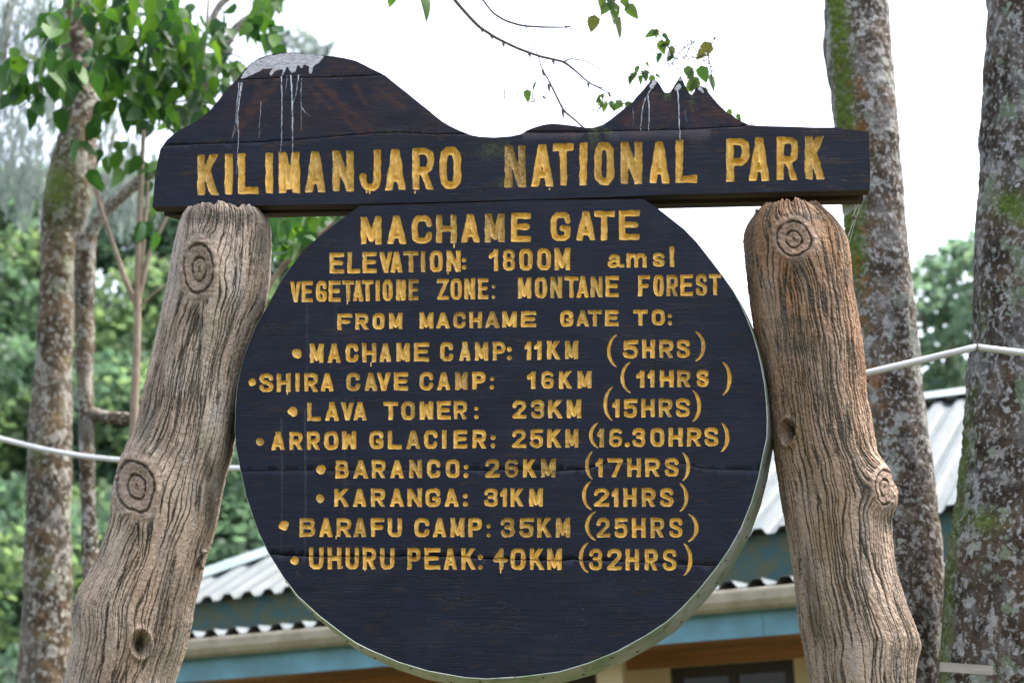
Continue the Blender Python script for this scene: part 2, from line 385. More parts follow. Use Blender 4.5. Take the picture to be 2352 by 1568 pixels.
# ------------------------------------------------------------------ carved lettering
def arc(cx, cy, rx, ry, a0, a1, n=7):
    return [(cx + rx * math.cos(math.radians(a)), cy + ry * math.sin(math.radians(a))) for a in np.linspace(a0, a1, n)]
STEM = [(0, -.3), (0, 1.3)]; STEMR = [(1, -.3), (1, 1.3)]
OV = [(0, .7), (.07, .9), (.28, 1), (.72, 1), (.93, .9), (1, .7), (1, .3), (.93, .1), (.72, 0), (.28, 0), (.07, .1), (0, .3), (0, .7)]
CC = [(1, .74), (.94, .92), (.73, 1), (.28, 1), (.07, .9), (0, .7), (0, .3), (.07, .1), (.28, 0), (.73, 0), (.94, .08), (1, .26)]
SS = [(1, .78), (.93, .94), (.72, 1), (.28, 1), (.06, .93), (0, .77), (.05, .63), (.27, .55), (.73, .45), (.95, .37), (1, .22), (.93, .06), (.72, 0), (.28, 0), (.06, .07), (0, .22)]
G = {
 'A': [[(-.08, -.25), (.46, 1.02)], [(1.08, -.25), (.54, 1.02)], [(.5, .95), (.5, 1.3)], [(.25, .25), (.75, .25)]],
 'B': [STEM, [(0, 1), (.66, 1), (.9, .94), (.95, .78), (.88, .6), (.62, .53), (0, .53)], [(.62, .53), (.93, .44), (1, .25), (.93, .07), (.66, 0), (0, 0)]],
 'C': [CC], 'D': [OV],
 'E': [STEM, [(0, 1), (1.4, 1)], [(0, .52), (.92, .52)], [(0, 0), (1.4, 0)]],
 'F': [STEM, [(0, 1), (1.4, 1)], [(0, .5), (.85, .5)]],
 'G': [CC + [(1, .43), (.62, .43)]],
 'H': [STEM, STEMR, [(0, .5), (1, .5)]], 'I': [[(.5, -.3), (.5, 1.3)]],
 'J': [[(1, 1.4), (1, .25), (.9, .07), (.7, 0), (.3, 0), (.1, .07), (0, .24), (0, .3)]],
 'K': [STEM, [(.05, .36), (1.05, 1.25)], [(.36, .6), (1.08, -.25)]],
 'L': [STEM, [(0, 0), (1.4, 0)]],
 'M': [STEM, STEMR, [(-.02, 1.12), (.5, .1)], [(1.02, 1.12), (.5, .1)]],
 'N': [STEM, STEMR, [(-.03, 1.1), (1.03, -.1)]],
 'O': [OV], '0': [OV],
 'P': [STEM, [(0, 1), (.68, 1), (.93, .93), (1, .78), (1, .68), (.93, .52), (.68, .45), (0, .45)]],
 'R': [STEM, [(0, 1), (.68, 1), (.93, .93), (1, .78), (1, .68), (.93, .52), (.68, .45), (0, .45)], [(.5, .46), (1.06, -.25)]],
 'S': [SS], 's': [SS],
 'T': [[(.5, -.3), (.5, 1)], [(-.4, 1), (1.4, 1)]],
 'U': [[(0, 1.4), (0, .28), (.07, .1), (.28, 0), (.72, 0), (.93, .1), (1, .28), (1, 1.4)]],
 'V': [[(-.07, 1.25), (.46, -.02)], [(1.07, 1.25), (.54, -.02)], [(.5, .05), (.5, -.3)]],
 'W': [[(0, 1.3), (.08, -.15)], [(.08, -.1), (.5, .8)], [(.5, .8), (.92, -.1)], [(.92, -.15), (1, 1.3)], STEM, STEMR],
 'Z': [[(-.4, 1), (1, 1)], [(1.02, 1.02), (-.02, -.02)], [(0, 0), (1.4, 0)]],
 '1': [[(.9, -.3), (.9, 1.3)], [(.8, .93), (.0, .70)]],
 '2': [[(0, .74), (.08, .92), (.3, 1), (.7, 1), (.93, .92), (1, .76), (.93, .6), (.0, 0)], [(0, 0), (1.4, 0)]],
 '3': [[(0, .78), (.08, .93), (.3, 1), (.7, 1), (.92, .93), (.98, .77), (.9, .6), (.65, .53), (.38, .53)], [(.65, .53), (.93, .45), (1, .25), (.93, .07), (.7, 0), (.3, 0), (.07, .07), (0, .22)]],
 '4': [[(.6, .8), (.6, -.3)], [(.6, 1.0), (.02, .42)], [(.0, .42), (1.0, .42)], [(.6, 1), (.6, 1.02)]],
 '5': [[(1.4, 1), (.06, 1), (.03, .54)], [(.03, .54), (.3, .62), (.7, .61), (.93, .5), (1, .3), (.93, .08), (.7, 0), (.3, 0), (.07, .06), (0, .2)]],
 '6': [[(.97, .88), (.88, .97), (.7, 1), (.3, 1), (.08, .92), (0, .72), (0, .28), (.08, .08), (.3, 0), (.7, 0), (.93, .08), (1, .27), (1, .32), (.93, .47), (.7, .53), (.3, .53), (.04, .44)]],
 '7': [[(-.4, 1), (1, 1)], [(1, 1.02), (.3, -.25)]],
 '8': [[(.05, .77), (.12, .94), (.32, 1), (.68, 1), (.88, .94), (.95, .77), (.88, .6), (.66, .53), (.34, .53), (.12, .6), (.05, .77)], [(.34, .53), (.07, .44), (0, .27), (.07, .07), (.3, 0), (.7, 0), (.93, .07), (1, .27), (.93, .44), (.66, .53)]],
 'a': [[(.08, .78), (.2, .96), (.5, 1.02), (.68, .88), (.7, .6), (.7, .2), (.82, .0), (1.15, .05)], [(.7, .6), (.3, .52), (.02, .35), (.0, .14), (.15, -.02), (.45, .0), (.7, .22)]],
 'm': [[(.06, 1.3), (.06, -.3)], [(.06, .62), (.2, .98), (.4, 1.0), (.5, .75), (.5, -.3)], [(.5, .62), (.66, .98), (.86, 1.0), (.97, .75), (.97, -.3)]],
 'l': [[(.5, -.3), (.5, 1.3)]],
}
PX_NOISE = random.Random(3)
def seg_d(X, Y, a, b, r0=0, r1=0):
    ax, ay = a; bx, by = b; dx, dy = bx - ax, by - ay; L = dx * dx + dy * dy + 1e-9
    t = np.clip(((X - ax) * dx + (Y - ay) * dy) / L, 0, 1)
    return np.hypot(X - ax - t * dx, Y - ay - t * dy) - (r0 + (r1 - r0) * t)
def glyph_sdf(ch, x0, x1, yt, yb, sw, seed):
    """returns function (X, Y) -> signed distance in px (negative inside)"""
    rnd = random.Random(seed)
    def f(X, Y):
        wob = .055 * sw * pnoise(X / (sw * 1.3) + seed * 3.1, Y / (sw * 1.3), seed * .7) * 2
        if ch in '()':
            p = arc(1.0, .5, 1.0, .56, 116, 244, 9) if ch == '(' else arc(0.0, .5, 1.0, .56, 64, -64, 9)
            xs = [q[0] for q in p]; lo, hi_ = min(xs), max(xs)
            P = [(x0 + 2 + (q[0] - lo) / (hi_ - lo) * (x1 - x0 - 4), yb + (q[1] + .0) * (yt - yb)) for q in p]
            d = 1e9
            for i in range(len(P) - 1):
                w = lambda k: .6 + (sw * .5) * math.sin(math.pi * (k + .4) / (len(P) - .2)) ** .8
                d = np.minimum(d, seg_d(X, Y, P[i], P[i + 1], w(i), w(i + 1)))
            return d + wob * .6
        if ch == '*': return np.hypot(X - (x0 + x1) / 2, Y - (yt + yb) / 2) - (x1 - x0) / 2 + wob * 2
        if ch == '.': return np.hypot(X - (x0 + x1) / 2, Y - yb + sw * .6) - sw * .62 + wob
        if ch == ':':
            r = (x1 - x0) / 2; h = yb - yt
            return np.minimum(np.hypot(X - (x0 + x1) / 2, Y - (yb - r)), np.hypot(X - (x0 + x1) / 2, Y - (yt + h * .42))) - r + wob
        h2 = sw / 2; W = x1 - x0; H = yb - yt
        cx0, cx1 = (x0 + h2, x1 - h2) if W > sw * 1.6 else ((x0 + x1) / 2 - .5, (x0 + x1) / 2 + .5)
        if ch == '1': cx0, cx1 = x0 + h2 * .7, x1 - h2 * 1.0
        d = 1e9
        for st in G[ch]:
            r = h2 * rnd.uniform(1.0, 1.1) * (.84 if ch in '68as' else .93 if ch in '2359SBR' else 1.0)
            P = [(cx0 + q[0] * (cx1 - cx0), (yb - h2) - q[1] * (H - sw)) for q in st]
            for a, b in zip(P[:-1], P[1:]): d = np.minimum(d, seg_d(X, Y, a, b, r, r))
        m = .5
        bx = np.maximum(np.maximum(x0 - m - X, X - x1 - m), np.maximum(yt - Y, Y - yb))
        return np.maximum(d, bx) + wob
    return f
def contours(f, x0, x1, y0, y1, step):
    xs = np.arange(x0, x1 + step, step); ys = np.arange(y0, y1 + step, step)
    X, Y = np.meshgrid(xs, ys); D = f(X, Y); D[np.abs(D) < 1e-4] = 1e-4
    ins = D < 0
    case = ins[:-1, :-1] * 1 + ins[:-1, 1:] * 2 + ins[1:, 1:] * 4 + ins[1:, :-1] * 8
    nxt = {}; pts = {}
    def ep(j, i, e):
        if e == 0: k = (0, j, i); a, b = (j, i), (j, i + 1)
        elif e == 1: k = (1, j, i + 1); a, b = (j, i + 1), (j + 1, i + 1)
        elif e == 2: k = (0, j + 1, i); a, b = (j + 1, i), (j + 1, i + 1)
        else: k = (1, j, i); a, b = (j, i), (j + 1, i)
        if k not in pts:
            da, db = D[a], D[b]; t = min(.93, max(.07, da / (da - db)))
            pts[k] = (xs[a[1]] + t * (xs[b[1]] - xs[a[1]]), ys[a[0]] + t * (ys[b[0]] - ys[a[0]]))
        return k
    table = {1: [(3, 0)], 2: [(0, 1)], 3: [(3, 1)], 4: [(1, 2)], 5: [(3, 0), (1, 2)], 6: [(0, 2)], 7: [(3, 2)], 8: [(2, 3)], 9: [(2, 0)], 10: [(0, 1), (2, 3)], 11: [(2, 1)], 12: [(1, 3)], 13: [(1, 0)], 14: [(0, 3)]}
    for j, i in zip(*np.nonzero((case > 0) & (case < 15))):
        for a, b in table[int(case[j, i])]: nxt[ep(j, i, a)] = ep(j, i, b)
    loops = []
    while nxt:
        s, k = next(iter(nxt.items())); del nxt[s]; lp = [pts[s]]
        while k != s and k in nxt:
            lp.append(pts[k]); n = nxt[k]; del nxt[k]; k = n
        if len(lp) > 5: loops.append(np.array(lp))
    # thin out nearly straight runs
    out = []
    for lp in loops:
        keep = [0]
        for i in range(1, len(lp)):
            a = lp[keep[-1]]; b = lp[i]; c = lp[(i + 1) % len(lp)]
            u = b - a; v = c - b; cr = abs(u[0] * v[1] - u[1] * v[0]); 
            if cr > .06 * (np.hypot(*u) + .1) * (np.hypot(*v) + .1) or np.hypot(*u) > 7: keep.append(i)
        out.append(lp[keep] if len(keep) > 4 else lp)
    return out, (X[ins], Y[ins], -D[ins])
def inpoly(px, py, loops):
    c = np.zeros(len(px), bool)
    for lp in loops:
        a = lp; b = np.roll(lp, -1, 0)
        for (xa, ya), (xb, yb) in zip(a, b):
            if ya == yb: continue
            hit = ((ya > py) != (yb > py)) & (px < (xb - xa) * (py - ya) / (yb - ya) + xa); c ^= hit
    return c
def lerp_seam(seam, x): return np.interp(x, seam[0], seam[1])
def cdt(points, loops, polylines):
    V = [Vector((float(a), float(b))) for a, b in points]; E = []
    for lp in loops:
        o = len(V); V += [Vector((float(a), float(b))) for a, b in lp]; n = len(lp); E += [(o + i, o + (i + 1) % n) for i in range(n)]
    for pl in polylines:
        o = len(V); V += [Vector((float(a), float(b))) for a, b in pl]; E += [(o + i, o + i + 1) for i in range(len(pl) - 1)]
    r = delaunay_2d_cdt(V, E, [], 0, 1e-4)
    return np.array([(v.x, v.y) for v in r[0]]), np.array([f for f in r[2] if len(f) == 3])

# rows of lettering: list of (char, x0, x1), (x_left, top, base) and (x_right, top, base), stroke width, fade flags
def row(spec, L, R, sw, small=None):
    out = []
    for it in spec.split():
        ch, a, b = it.split(','); a = float(a); b = float(b.rstrip('~')); x = (a + b) / 2
        k = (x - L[0]) / (R[0] - L[0]); yt = L[1] + k * (R[1] - L[1]); yb = L[2] + k * (R[2] - L[2])
        out.append([ch, a, b, yt, yb, sw, .55 if it.endswith('~') else (PX_NOISE.random() < .18) * .35])
    return out
HEADER = row('K,454,503 I,516,535 L,547,593 I,609,628 M,641,688 A,702,747 N,764,812 J,826,875 A,886,931 R,947,997 O,1010,1059 N,1160,1207~ A,1221,1270 T,1271,1317 I,1332,1348 O,1365,1411 N,1426,1475 A,1492,1537 L,1552,1600 P,1669,1721 A,1721,1767 R,1784,1835 K,1849,1896', (478, 355, 448), (1872, 312, 412), 16.5)
for it, k in ((HEADER[0], 0), (HEADER[11], 0), (HEADER[15], 0)): it[6] = max(it[6], .3)
HEADER[11][6] = .75
ROUND = []
ROUND += row('M,829,876 A,890,932 C,946,992 H,1002,1049 A,1060,1101 M,1114,1159~ E,1174,1219 G,1265,1311 A,1324,1368 T,1365,1411 E,1422,1469', (850, 497, 561), (1445, 483, 551), 13.5)
ROUND += row('E,757,790 L,798,827 E,833,865 V,872,901 A,897,924 T,927,961 I,966,978 O,987,1017 N,1026,1058 1,1123,1146 8,1154,1184 0,1193,1223 0,1234,1265 M,1274,1309', (773, 580, 628), (1291, 569, 620), 10)
ROUND += row(':,1061,1071', (1066, 581, 619), (1067, 581, 619), 10)
ROUND += row('a,1395,1434 m,1437,1486 s,1499,1527', (1414, 583, 615), (1513, 580, 613), 9) + row('l,1537,1550', (1543, 565, 613), (1544, 565, 613), 9.5)
ROUND += row('V,667,691 E,693,718 G,726,751 E,755,782 T,787,813 A,811,834 T,832,857 I,862,873 O,879,902 N,910,932 E,939,961~ Z,1004,1031 O,1035,1061 N,1067,1091 E,1098,1121 :,1129,1138 M,1190,1220 O,1229,1256 N,1264,1291 T,1297,1328 A,1325,1352 N,1357,1384 E,1391,1421 F,1466,1492 O,1501,1525 R,1531,1558 E,1563,1591 S,1598,1624 T,1629,1656', (679, 646, 694), (1642, 629, 678), 9)
ROUND += row('F,775,809 R,816,847 O,856,883 M,894,924 M,964,995 A,1002,1033 C,1041,1070 H,1078,1107 A,1115,1146 M,1154,1187 E,1197,1231 G,1287,1317 A,1324,1352 T,1351,1382 E,1390,1420 T,1455,1487 O,1497,1527 :,1534,1544', (790, 720, 757), (1511, 710, 747), 9)
ROUND += row('*,671,693', (682, 801, 823), (683, 801, 823), 9)
ROUND += row('M,712,743 A,753,782 C,794,823 H,832,864 A,872,898 M,911,941 E,951,985 C,1011,1041 A,1055,1081 M,1091,1121 P,1132,1161 :,1165,1176 1,1205,1221 1,1227,1245 K,1257,1287 M,1298,1328 5,1431,1466 H,1475,1504 R,1514,1547 S,1554,1585', (727, 789, 833), (1570, 779, 821), 9.5)
ROUND += row('(,1396,1418', (1407, 769, 842), (1408, 769, 842), 7) + row('),1597,1618', (1607, 762, 828), (1608, 762, 828), 8)
ROUND += row('*,571,589', (580, 868, 886), (581, 868, 886), 9)
ROUND += row('S,596,628 H,636,667 I,678,689 R,699,730 A,737,766 C,796,827 A,838,866 V,866,897 E,905,937 C,964,995 A,1005,1034 M,1046,1074~ P,1085,1115 :,1125,1135 1,1211,1231 6,1243,1273 K,1284,1313 M,1327,1359 1,1462,1481 1,1488,1504 H,1516,1547 R,1555,1586 S,1600,1628', (612, 857, 900), (1613, 849, 888), 9.5)
ROUND += row('(,1427,1449', (1438, 832, 901), (1439, 832, 901), 7) + row('),1659,1678', (1668, 832, 906), (1669, 832, 906), 8)
ROUND += row('*,662,684', (673, 934, 956), (674, 934, 956), 9)
ROUND += row('L,706,737 A,747,778 V,784,812 A,812,842 T,881,914 O,922,953 W,964,995 E,1004,1035 R,1042,1073 :,1089,1099 2,1177,1209 3,1219,1251 K,1259,1292 M,1302,1335 1,1407,1424 5,1432,1464 H,1473,1504 R,1513,1545 S,1552,1585', (721, 924, 966), (1568, 914, 957), 9.5)
ROUND += row('(,1388,1408', (1398, 889, 965), (1399, 889, 965), 7) + row('),1590,1608', (1599, 897, 967), (1600, 897, 967), 8)
ROUND += row('*,588,607~', (598, 1005, 1023), (599, 1005, 1023), 9)
ROUND += row('A,624,654 R,665,695 R,705,735 O,745,777 W,786,818 G,849,881 L,891,922 A,933,965 C,974,1005 I,1015,1026 E,1042,1073 R,1085,1117 :,1127,1138 2,1176,1208 5,1217,1248 K,1257,1289 M,1299,1329 1,1372,1388 6,1399,1430 .,1434,1448 3,1452,1483 0,1494,1526 H,1536,1568 R,1578,1611 S,1618,1650', (639, 991, 1033), (1634, 981, 1024), 9.5)
ROUND += row('(,1355,1375', (1365, 971, 1027), (1366, 971, 1027), 7.5) + row('),1655,1673', (1664, 971, 1036), (1665, 971, 1036), 8)
ROUND += row('*,726,748', (737, 1067, 1089), (738, 1067, 1089), 9)
ROUND += row('B,771,801 A,812,845 R,854,886 A,897,927 N,940,969 C,981,1012 O,1024,1056 :,1065,1076 2,1114,1148 6,1160,1191~ K,1201,1232 M,1243,1276~ 1,1368,1385 7,1396,1431 H,1441,1472 R,1482,1516 S,1527,1559', (786, 1056, 1098), (1543, 1051, 1094), 9.5)
ROUND += row('(,1346,1362', (1354, 1037, 1099), (1355, 1037, 1099), 7.5) + row('),1567,1583', (1575, 1040, 1102), (1576, 1040, 1102), 7.5)
ROUND += row('*,725,745', (735, 1134, 1154), (736, 1134, 1154), 9)
ROUND += row('K,768,802 A,811,841 R,852,885 A,896,927 N,936,969 G,977,1012 A,1022,1053 :,1063,1075 3,1112,1144 1,1149,1165 K,1173,1203 M,1216,1247 2,1364,1399 1,1406,1421 H,1432,1462 R,1474,1506 S,1516,1547', (785, 1121, 1163), (1531, 1120, 1163), 9.5)
ROUND += row('(,1339,1359', (1349, 1105, 1169), (1350, 1105, 1169), 7.5) + row('),1560,1579', (1569, 1110, 1173), (1570, 1110, 1173), 7.5)
ROUND += row('*,641,663', (652, 1195, 1217), (653, 1195, 1217), 9)
ROUND += row('B,688,725 A,734,763 R,773,807 A,813,841 F,852,883 U,891,923 C,952,986 A,995,1025 M,1035,1067 P,1076,1107 :,1117,1127 3,1150,1182~ 5,1193,1226 K,1234,1267 M,1277,1309 2,1370,1401 5,1411,1442 H,1452,1483 R,1494,1526 S,1537,1568', (706, 1189, 1232), (1552, 1188, 1234), 9.5)
ROUND += row('(,1346,1369', (1357, 1175, 1239), (1358, 1175, 1239), 7.5) + row('),1580,1602', (1591, 1180, 1242), (1592, 1180, 1242), 8)
ROUND += row('*,667,687', (677, 1276, 1297), (678, 1276, 1297), 9)
ROUND += row('U,710,743 H,753,784 U,794,824 R,833,864 U,873,906 P,936,966 E,975,1011 A,1020,1049 K,1060,1094 :,1098,1109 4,1132,1166 0,1173,1207 K,1217,1250 M,1257,1290 3,1353,1384 2,1394,1428 H,1437,1468 R,1481,1511 S,1522,1554', (726, 1256, 1306), (1538, 1260, 1309), 9.5)
ROUND += row('(,1332,1352', (1342, 1246, 1313), (1343, 1246, 1313), 7.5) + row('),1569,1588', (1578, 1248, 1320), (1579, 1248, 1320), 8)

HEADER_OUT = np.array([(350, 475), (357, 400), (363, 367), (368, 343), (383, 322), (400, 307), (425, 293), (450, 280), (483, 253), (503, 229), (520, 207), (534, 193), (547, 180), (560, 161), (580, 143), (597, 133), (617, 127), (637, 122), (657, 121), (687, 122), (717, 124), (743, 128), (767, 130), (792, 134), (817, 140), (834, 148), (851, 157), (868, 165), (884, 173), (901, 187), (917, 200), (934, 213), (951, 227), (967, 240), (984, 253), (1000, 267), (1017, 280), (1034, 290), (1051, 298), (1068, 305), (1084, 311), (1100, 314), (1117, 315), (1134, 316), (1151, 315), (1175, 313), (1197, 308), (1211, 299), (1227, 293), (1247, 287), (1267, 284), (1292, 286), (1317, 289), (1340, 293), (1361, 294), (1384, 287), (1401, 276), (1417, 263), (1434, 250), (1451, 237), (1463, 222), (1477, 207), (1488, 193), (1497, 184), (1503, 182), (1510, 187), (1517, 197), (1522, 206), (1526, 212), (1533, 214), (1539, 212), (1545, 203), (1551, 193), (1557, 184), (1563, 174), (1568, 184), (1573, 196), (1578, 207), (1584, 215), (1589, 218), (1594, 211), (1598, 203), (1604, 198), (1610, 197), (1618, 202), (1626, 211), (1635, 222), (1650, 240), (1668, 257), (1684, 268), (1701, 278), (1718, 286), (1740, 289), (1768, 290), (1818, 291), (1868, 293), (1921, 293), (1945, 297), (1968, 300), (1994, 302), (1996, 317), (1999, 400), (1998, 436), (1830, 440), (1568, 446), (1284, 456), (1000, 464), (784, 469), (600, 471)], float)
ROUND_OUT = np.array([(827, 473), (960, 469), (1090, 465), (1218, 460), (1350, 459), (1477, 457), (1502, 472), (1525, 490), (1548, 508), (1572, 527), (1600, 556), (1622, 584), (1642, 611), (1663, 639), (1682, 667), (1700, 700), (1714, 731), (1728, 768), (1739, 806), (1748, 845), (1755, 885), (1759, 925), (1761, 965), (1760, 1005), (1751, 1046), (1741, 1096), (1725, 1152), (1701, 1212), (1675, 1259), (1645, 1302), (1605, 1352), (1568, 1392), (1531, 1426), (1484, 1457), (1417, 1494), (1351, 1521), (1284, 1541), (1201, 1552), (1117, 1557), (1067, 1554), (984, 1539), (917, 1519), (851, 1491), (817, 1474), (784, 1451), (733, 1412), (683, 1366), (650, 1322), (617, 1269), (593, 1219), (567, 1142), (550, 1066), (542, 1025), (540, 989), (541, 940), (545, 889), (552, 855), (560, 822), (573, 787), (587, 752), (602, 725), (617, 699), (633, 669), (650, 639), (674, 606), (700, 572), (730, 546), (760, 522), (795, 496)], float)
SEAM_H1 = (np.array([330, 433, 560, 667, 784, 850, 911, 984, 1051, 1117, 1190, 1251, 1351, 1451, 1568, 1701, 1730, 2020.]), np.array([338, 332, 328, 323, 312, 307, 304, 308, 309, 307, 304, 305, 304, 300, 298, 291, 284, 284.]))
SEAM_H2 = (np.array([520, 547, 633, 784, 844, 881, 905.]), np.array([185, 183, 180, 177, 175, 171, 168.]))
SEAM_A = (np.array([520, 784, 900, 1111, 1150, 1184, 1230, 1277, 1344, 1354, 1367, 1401, 1480, 1568, 1620, 1800.]), np.array([1082, 1080, 1079, 1080, 1078, 1077, 1078, 1081, 1077, 1074, 1069, 1061, 1063, 1064, 1078, 1081.]))
SEAM_B = (np.array([560, 620, 707, 784, 850, 901, 960, 1011, 1067, 1117, 1160, 1207, 1287, 1317, 1351, 1400, 1451, 1568, 1641, 1780.]), np.array([1271, 1272, 1276, 1276, 1274, 1276, 1275, 1276, 1277, 1282, 1281, 1284, 1286, 1283, 1285, 1287, 1289, 1295, 1299, 1301.]))
def dense_seam(seam, step=9, amp=1.0):
    x = np.arange(seam[0][0], seam[0][-1], step); y = np.interp(x, *seam) + amp * pnoise(x / 23, 5.5) + amp * .5 * pnoise(x / 9, 2.5)
    return (x, y)
S_H1, S_H2, S_A, S_B = dense_seam(SEAM_H1, 9, .8), dense_seam(SEAM_H2, 9, .5), dense_seam(SEAM_A), dense_seam(SEAM_B, 8, 1.6)
def gap_H(x): return .7 + .4 * pnoise(x / 60, 1.2)
def gap_A(x): return .16 + .75 * sstep(1080, 1150, x) * sstep(1430, 1370, x)
def gap_B(x): return np.clip(1.35 * sstep(1560, 1250, x) + .25 + .5 * pnoise(x / 40, 9.3), .2, 1.9)
def clipx(seam, a, b):
    x, y = seam; xs = np.concatenate([[a], x[(x > a) & (x < b)], [b]]); return xs, np.interp(xs, x, y)

sign = tag(empty('park_sign', tuple(S0), -PSI), 'carved navy and yellow wooden national park sign on two log-like posts', 'sign')
header = obj('header_board', None, sign); header['label'] = 'long navy header board cut into mountain outlines'
roundb = obj('round_board', None, sign); roundb['label'] = 'large round navy board listing camps and distances'

def letters(items, parent, off, seams):
    """carves: returns contour loops; builds a V-groove mesh per letter"""
    all_loops = []
    for q, (ch, x0, x1, yt, yb, sw, fade) in enumerate(items):
        f = glyph_sdf(ch, x0, x1, yt, yb, sw, q % 97 + 1)
        step = max(1.25, sw / 6.5)
        loops, (ix, iy, idp) = contours(f, x0 - 3.2, x1 + 3.2, yt - 3.2, yb + 3.2, step)
        if not loops: continue
        all_loops.append((loops, (x0 - 4, x1 + 4, yt - 4, yb + 4)))
        keep = idp > step * .75
        ix, iy, idp = ix[keep], iy[keep], idp[keep]
        pls = []
        for S, gap in seams:
            sx, sy = clipx(S, x0 - 4, x1 + 4)
            if sy.min() < yb + 3 and sy.max() > yt - 3:
                g = gap(sx); pls += [(sx, sy - g), (sx, sy), (sx, sy + g)]
                k2 = np.abs(iy - np.interp(ix, *S)) > gap(ix) + .6; ix, iy = ix[k2], iy[k2]
        P, T = cdt(np.stack([ix, iy], 1), loops, [np.stack(p, 1) for p in pls])
        c = P[T].mean(1); T = T[inpoly(c[:, 0], c[:, 1], loops)]
        d = np.clip(-f(P[:, 0], P[:, 1]), 0, sw * .55)
        bl = np.concatenate(loops); 
        dist = np.min(np.hypot(P[:, None, 0] - bl[None, :, 0], P[:, None, 1] - bl[None, :, 1]), 1)
        d[dist < 1e-3] = 0
        depth = d * 1.35
        for S, gap in seams:
            on = np.abs(P[:, 1] - np.interp(P[:, 0], *S)) < .02
            depth = np.where(on, depth + np.clip(gap(P[:, 0]) * 6 - .8, .2, 9), depth)
        V = sl(P[:, 0], P[:, 1], off); V[:, 1] += depth * PXM
        used = np.unique(T); remap = np.full(len(P), -1); remap[used] = np.arange(len(used))
        rim = np.clip(1 - d / (sw * .28), 0, 1)
        me = mesh_np('letter', V[used], remap[T][:, ::-1].astype(np.int32), M['yellow'], False, {'rim': rim[used]})
        o = obj('bullet' if ch == '*' else 'letter', me, parent); o['fade'] = float(fade)
    return all_loops

def plate(name_list, outer, letter_loops, seams, classify, parent, off, mat, side_mat, thick, grid, paint=None, wall=True):
    gx0, gy0 = outer.min(0) + 3; gx1, gy1 = outer.max(0) - 3
    pts = []
    for (x0, x1, y0, y1, st) in grid:
        X, Y = np.meshgrid(np.arange(x0, x1, st), np.arange(y0, y1, st)); X = X.ravel() + RNG.uniform(-.3, .3, X.size) * st; Y = Y.ravel() + RNG.uniform(-.3, .3, Y.size) * st
        k = inpoly(X, Y, [outer]); pts.append(np.stack([X[k], Y[k]], 1))
    pts = np.concatenate(pts)
    for loops, (x0, x1, y0, y1) in letter_loops:
        k = (pts[:, 0] > x0) & (pts[:, 0] < x1) & (pts[:, 1] > y0) & (pts[:, 1] < y1); pts = pts[~k]
    d = np.full(len(pts), 99.)
    for a, b in zip(outer, np.roll(outer, -1, 0)): d = np.minimum(d, seg_d(pts[:, 0], pts[:, 1], a, b))
    pts = pts[d > 1.5]; pls = []
    for S, gap in seams:
        pts = pts[np.abs(pts[:, 1] - np.interp(pts[:, 0], *S)) > gap(pts[:, 0]) + 1.2] if len(pts) else pts
        g = gap(S[0]); pls += [np.stack([S[0], S[1] - g], 1), np.stack([S[0], S[1]], 1), np.stack([S[0], S[1] + g], 1)]
    loops = [outer] + [l for ls, _ in letter_loops for l in ls]
    P, T = cdt(pts, loops, pls)
    c = P[T].mean(1); T = T[inpoly(c[:, 0], c[:, 1], [outer])]; c = P[T].mean(1)
    kill = np.zeros(len(T), bool)
    for ls, (x0, x1, y0, y1) in letter_loops:
        k = np.nonzero((c[:, 0] > x0) & (c[:, 0] < x1) & (c[:, 1] > y0) & (c[:, 1] < y1))[0]
        if len(k): kill[k] |= inpoly(c[k, 0], c[k, 1], ls)
    T = T[~kill]; c = c[~kill]
    depth = np.zeros(len(P))
    for S, gap in seams:
        on = (np.abs(P[:, 1] - np.interp(P[:, 0], *S)) < .02) & (P[:, 0] >= S[0][0]) & (P[:, 0] <= S[0][-1]); depth[on] = np.clip(gap(P[on, 0]) * 6 - .8, .2, 9)
    V = sl(P[:, 0], P[:, 1], off); V[:, 1] += depth * PXM
    dmin = np.full(len(P), 99.)
    for a, b in zip(outer, np.roll(outer, -1, 0)): dmin = np.minimum(dmin, seg_d(P[:, 0], P[:, 1], a, b))
    onout = dmin < .03
    Vb = V.copy(); Vb[:, 1] = off + thick
    at_ = paint(P) if paint is not None else np.zeros((len(P), 3))
    cls = classify(c)
    for k, nm in enumerate(name_list):
        t = T[cls == k]
        if not len(t): continue
        used = np.unique(t); rm = np.full(len(P), -1); rm[used] = np.arange(len(used))
        me = mesh_np('plank', V[used], rm[t][:, ::-1].astype(np.int32), mat, False, {'paint': at_[used]})
        o = obj('plank', me, parent)
        if nm: o['label'] = nm
        if wall:
            e = {}
            for tri in t:
                for a, b in ((tri[0], tri[1]), (tri[1], tri[2]), (tri[2], tri[0])): e[(a, b)] = 1
            nx_ = {a: b for (a, b) in e if (b, a) not in e and onout[a] and onout[b]}
            while nx_:
                st_ = next((a for a in nx_ if a not in set(nx_.values())), next(iter(nx_))); ch_ = [st_]
                while ch_[-1] in nx_: ch_.append(nx_.pop(ch_[-1]))
                m_ = len(ch_); WV = [V[q] for q in ch_] + [Vb[q] for q in ch_]; WF = [(q, q + 1, q + 1 + m_, q + m_) for q in range(m_ - 1)]
                obj('board_edge', mesh_np('board_edge', WV, WF, side_mat), parent)
    return P, T, V
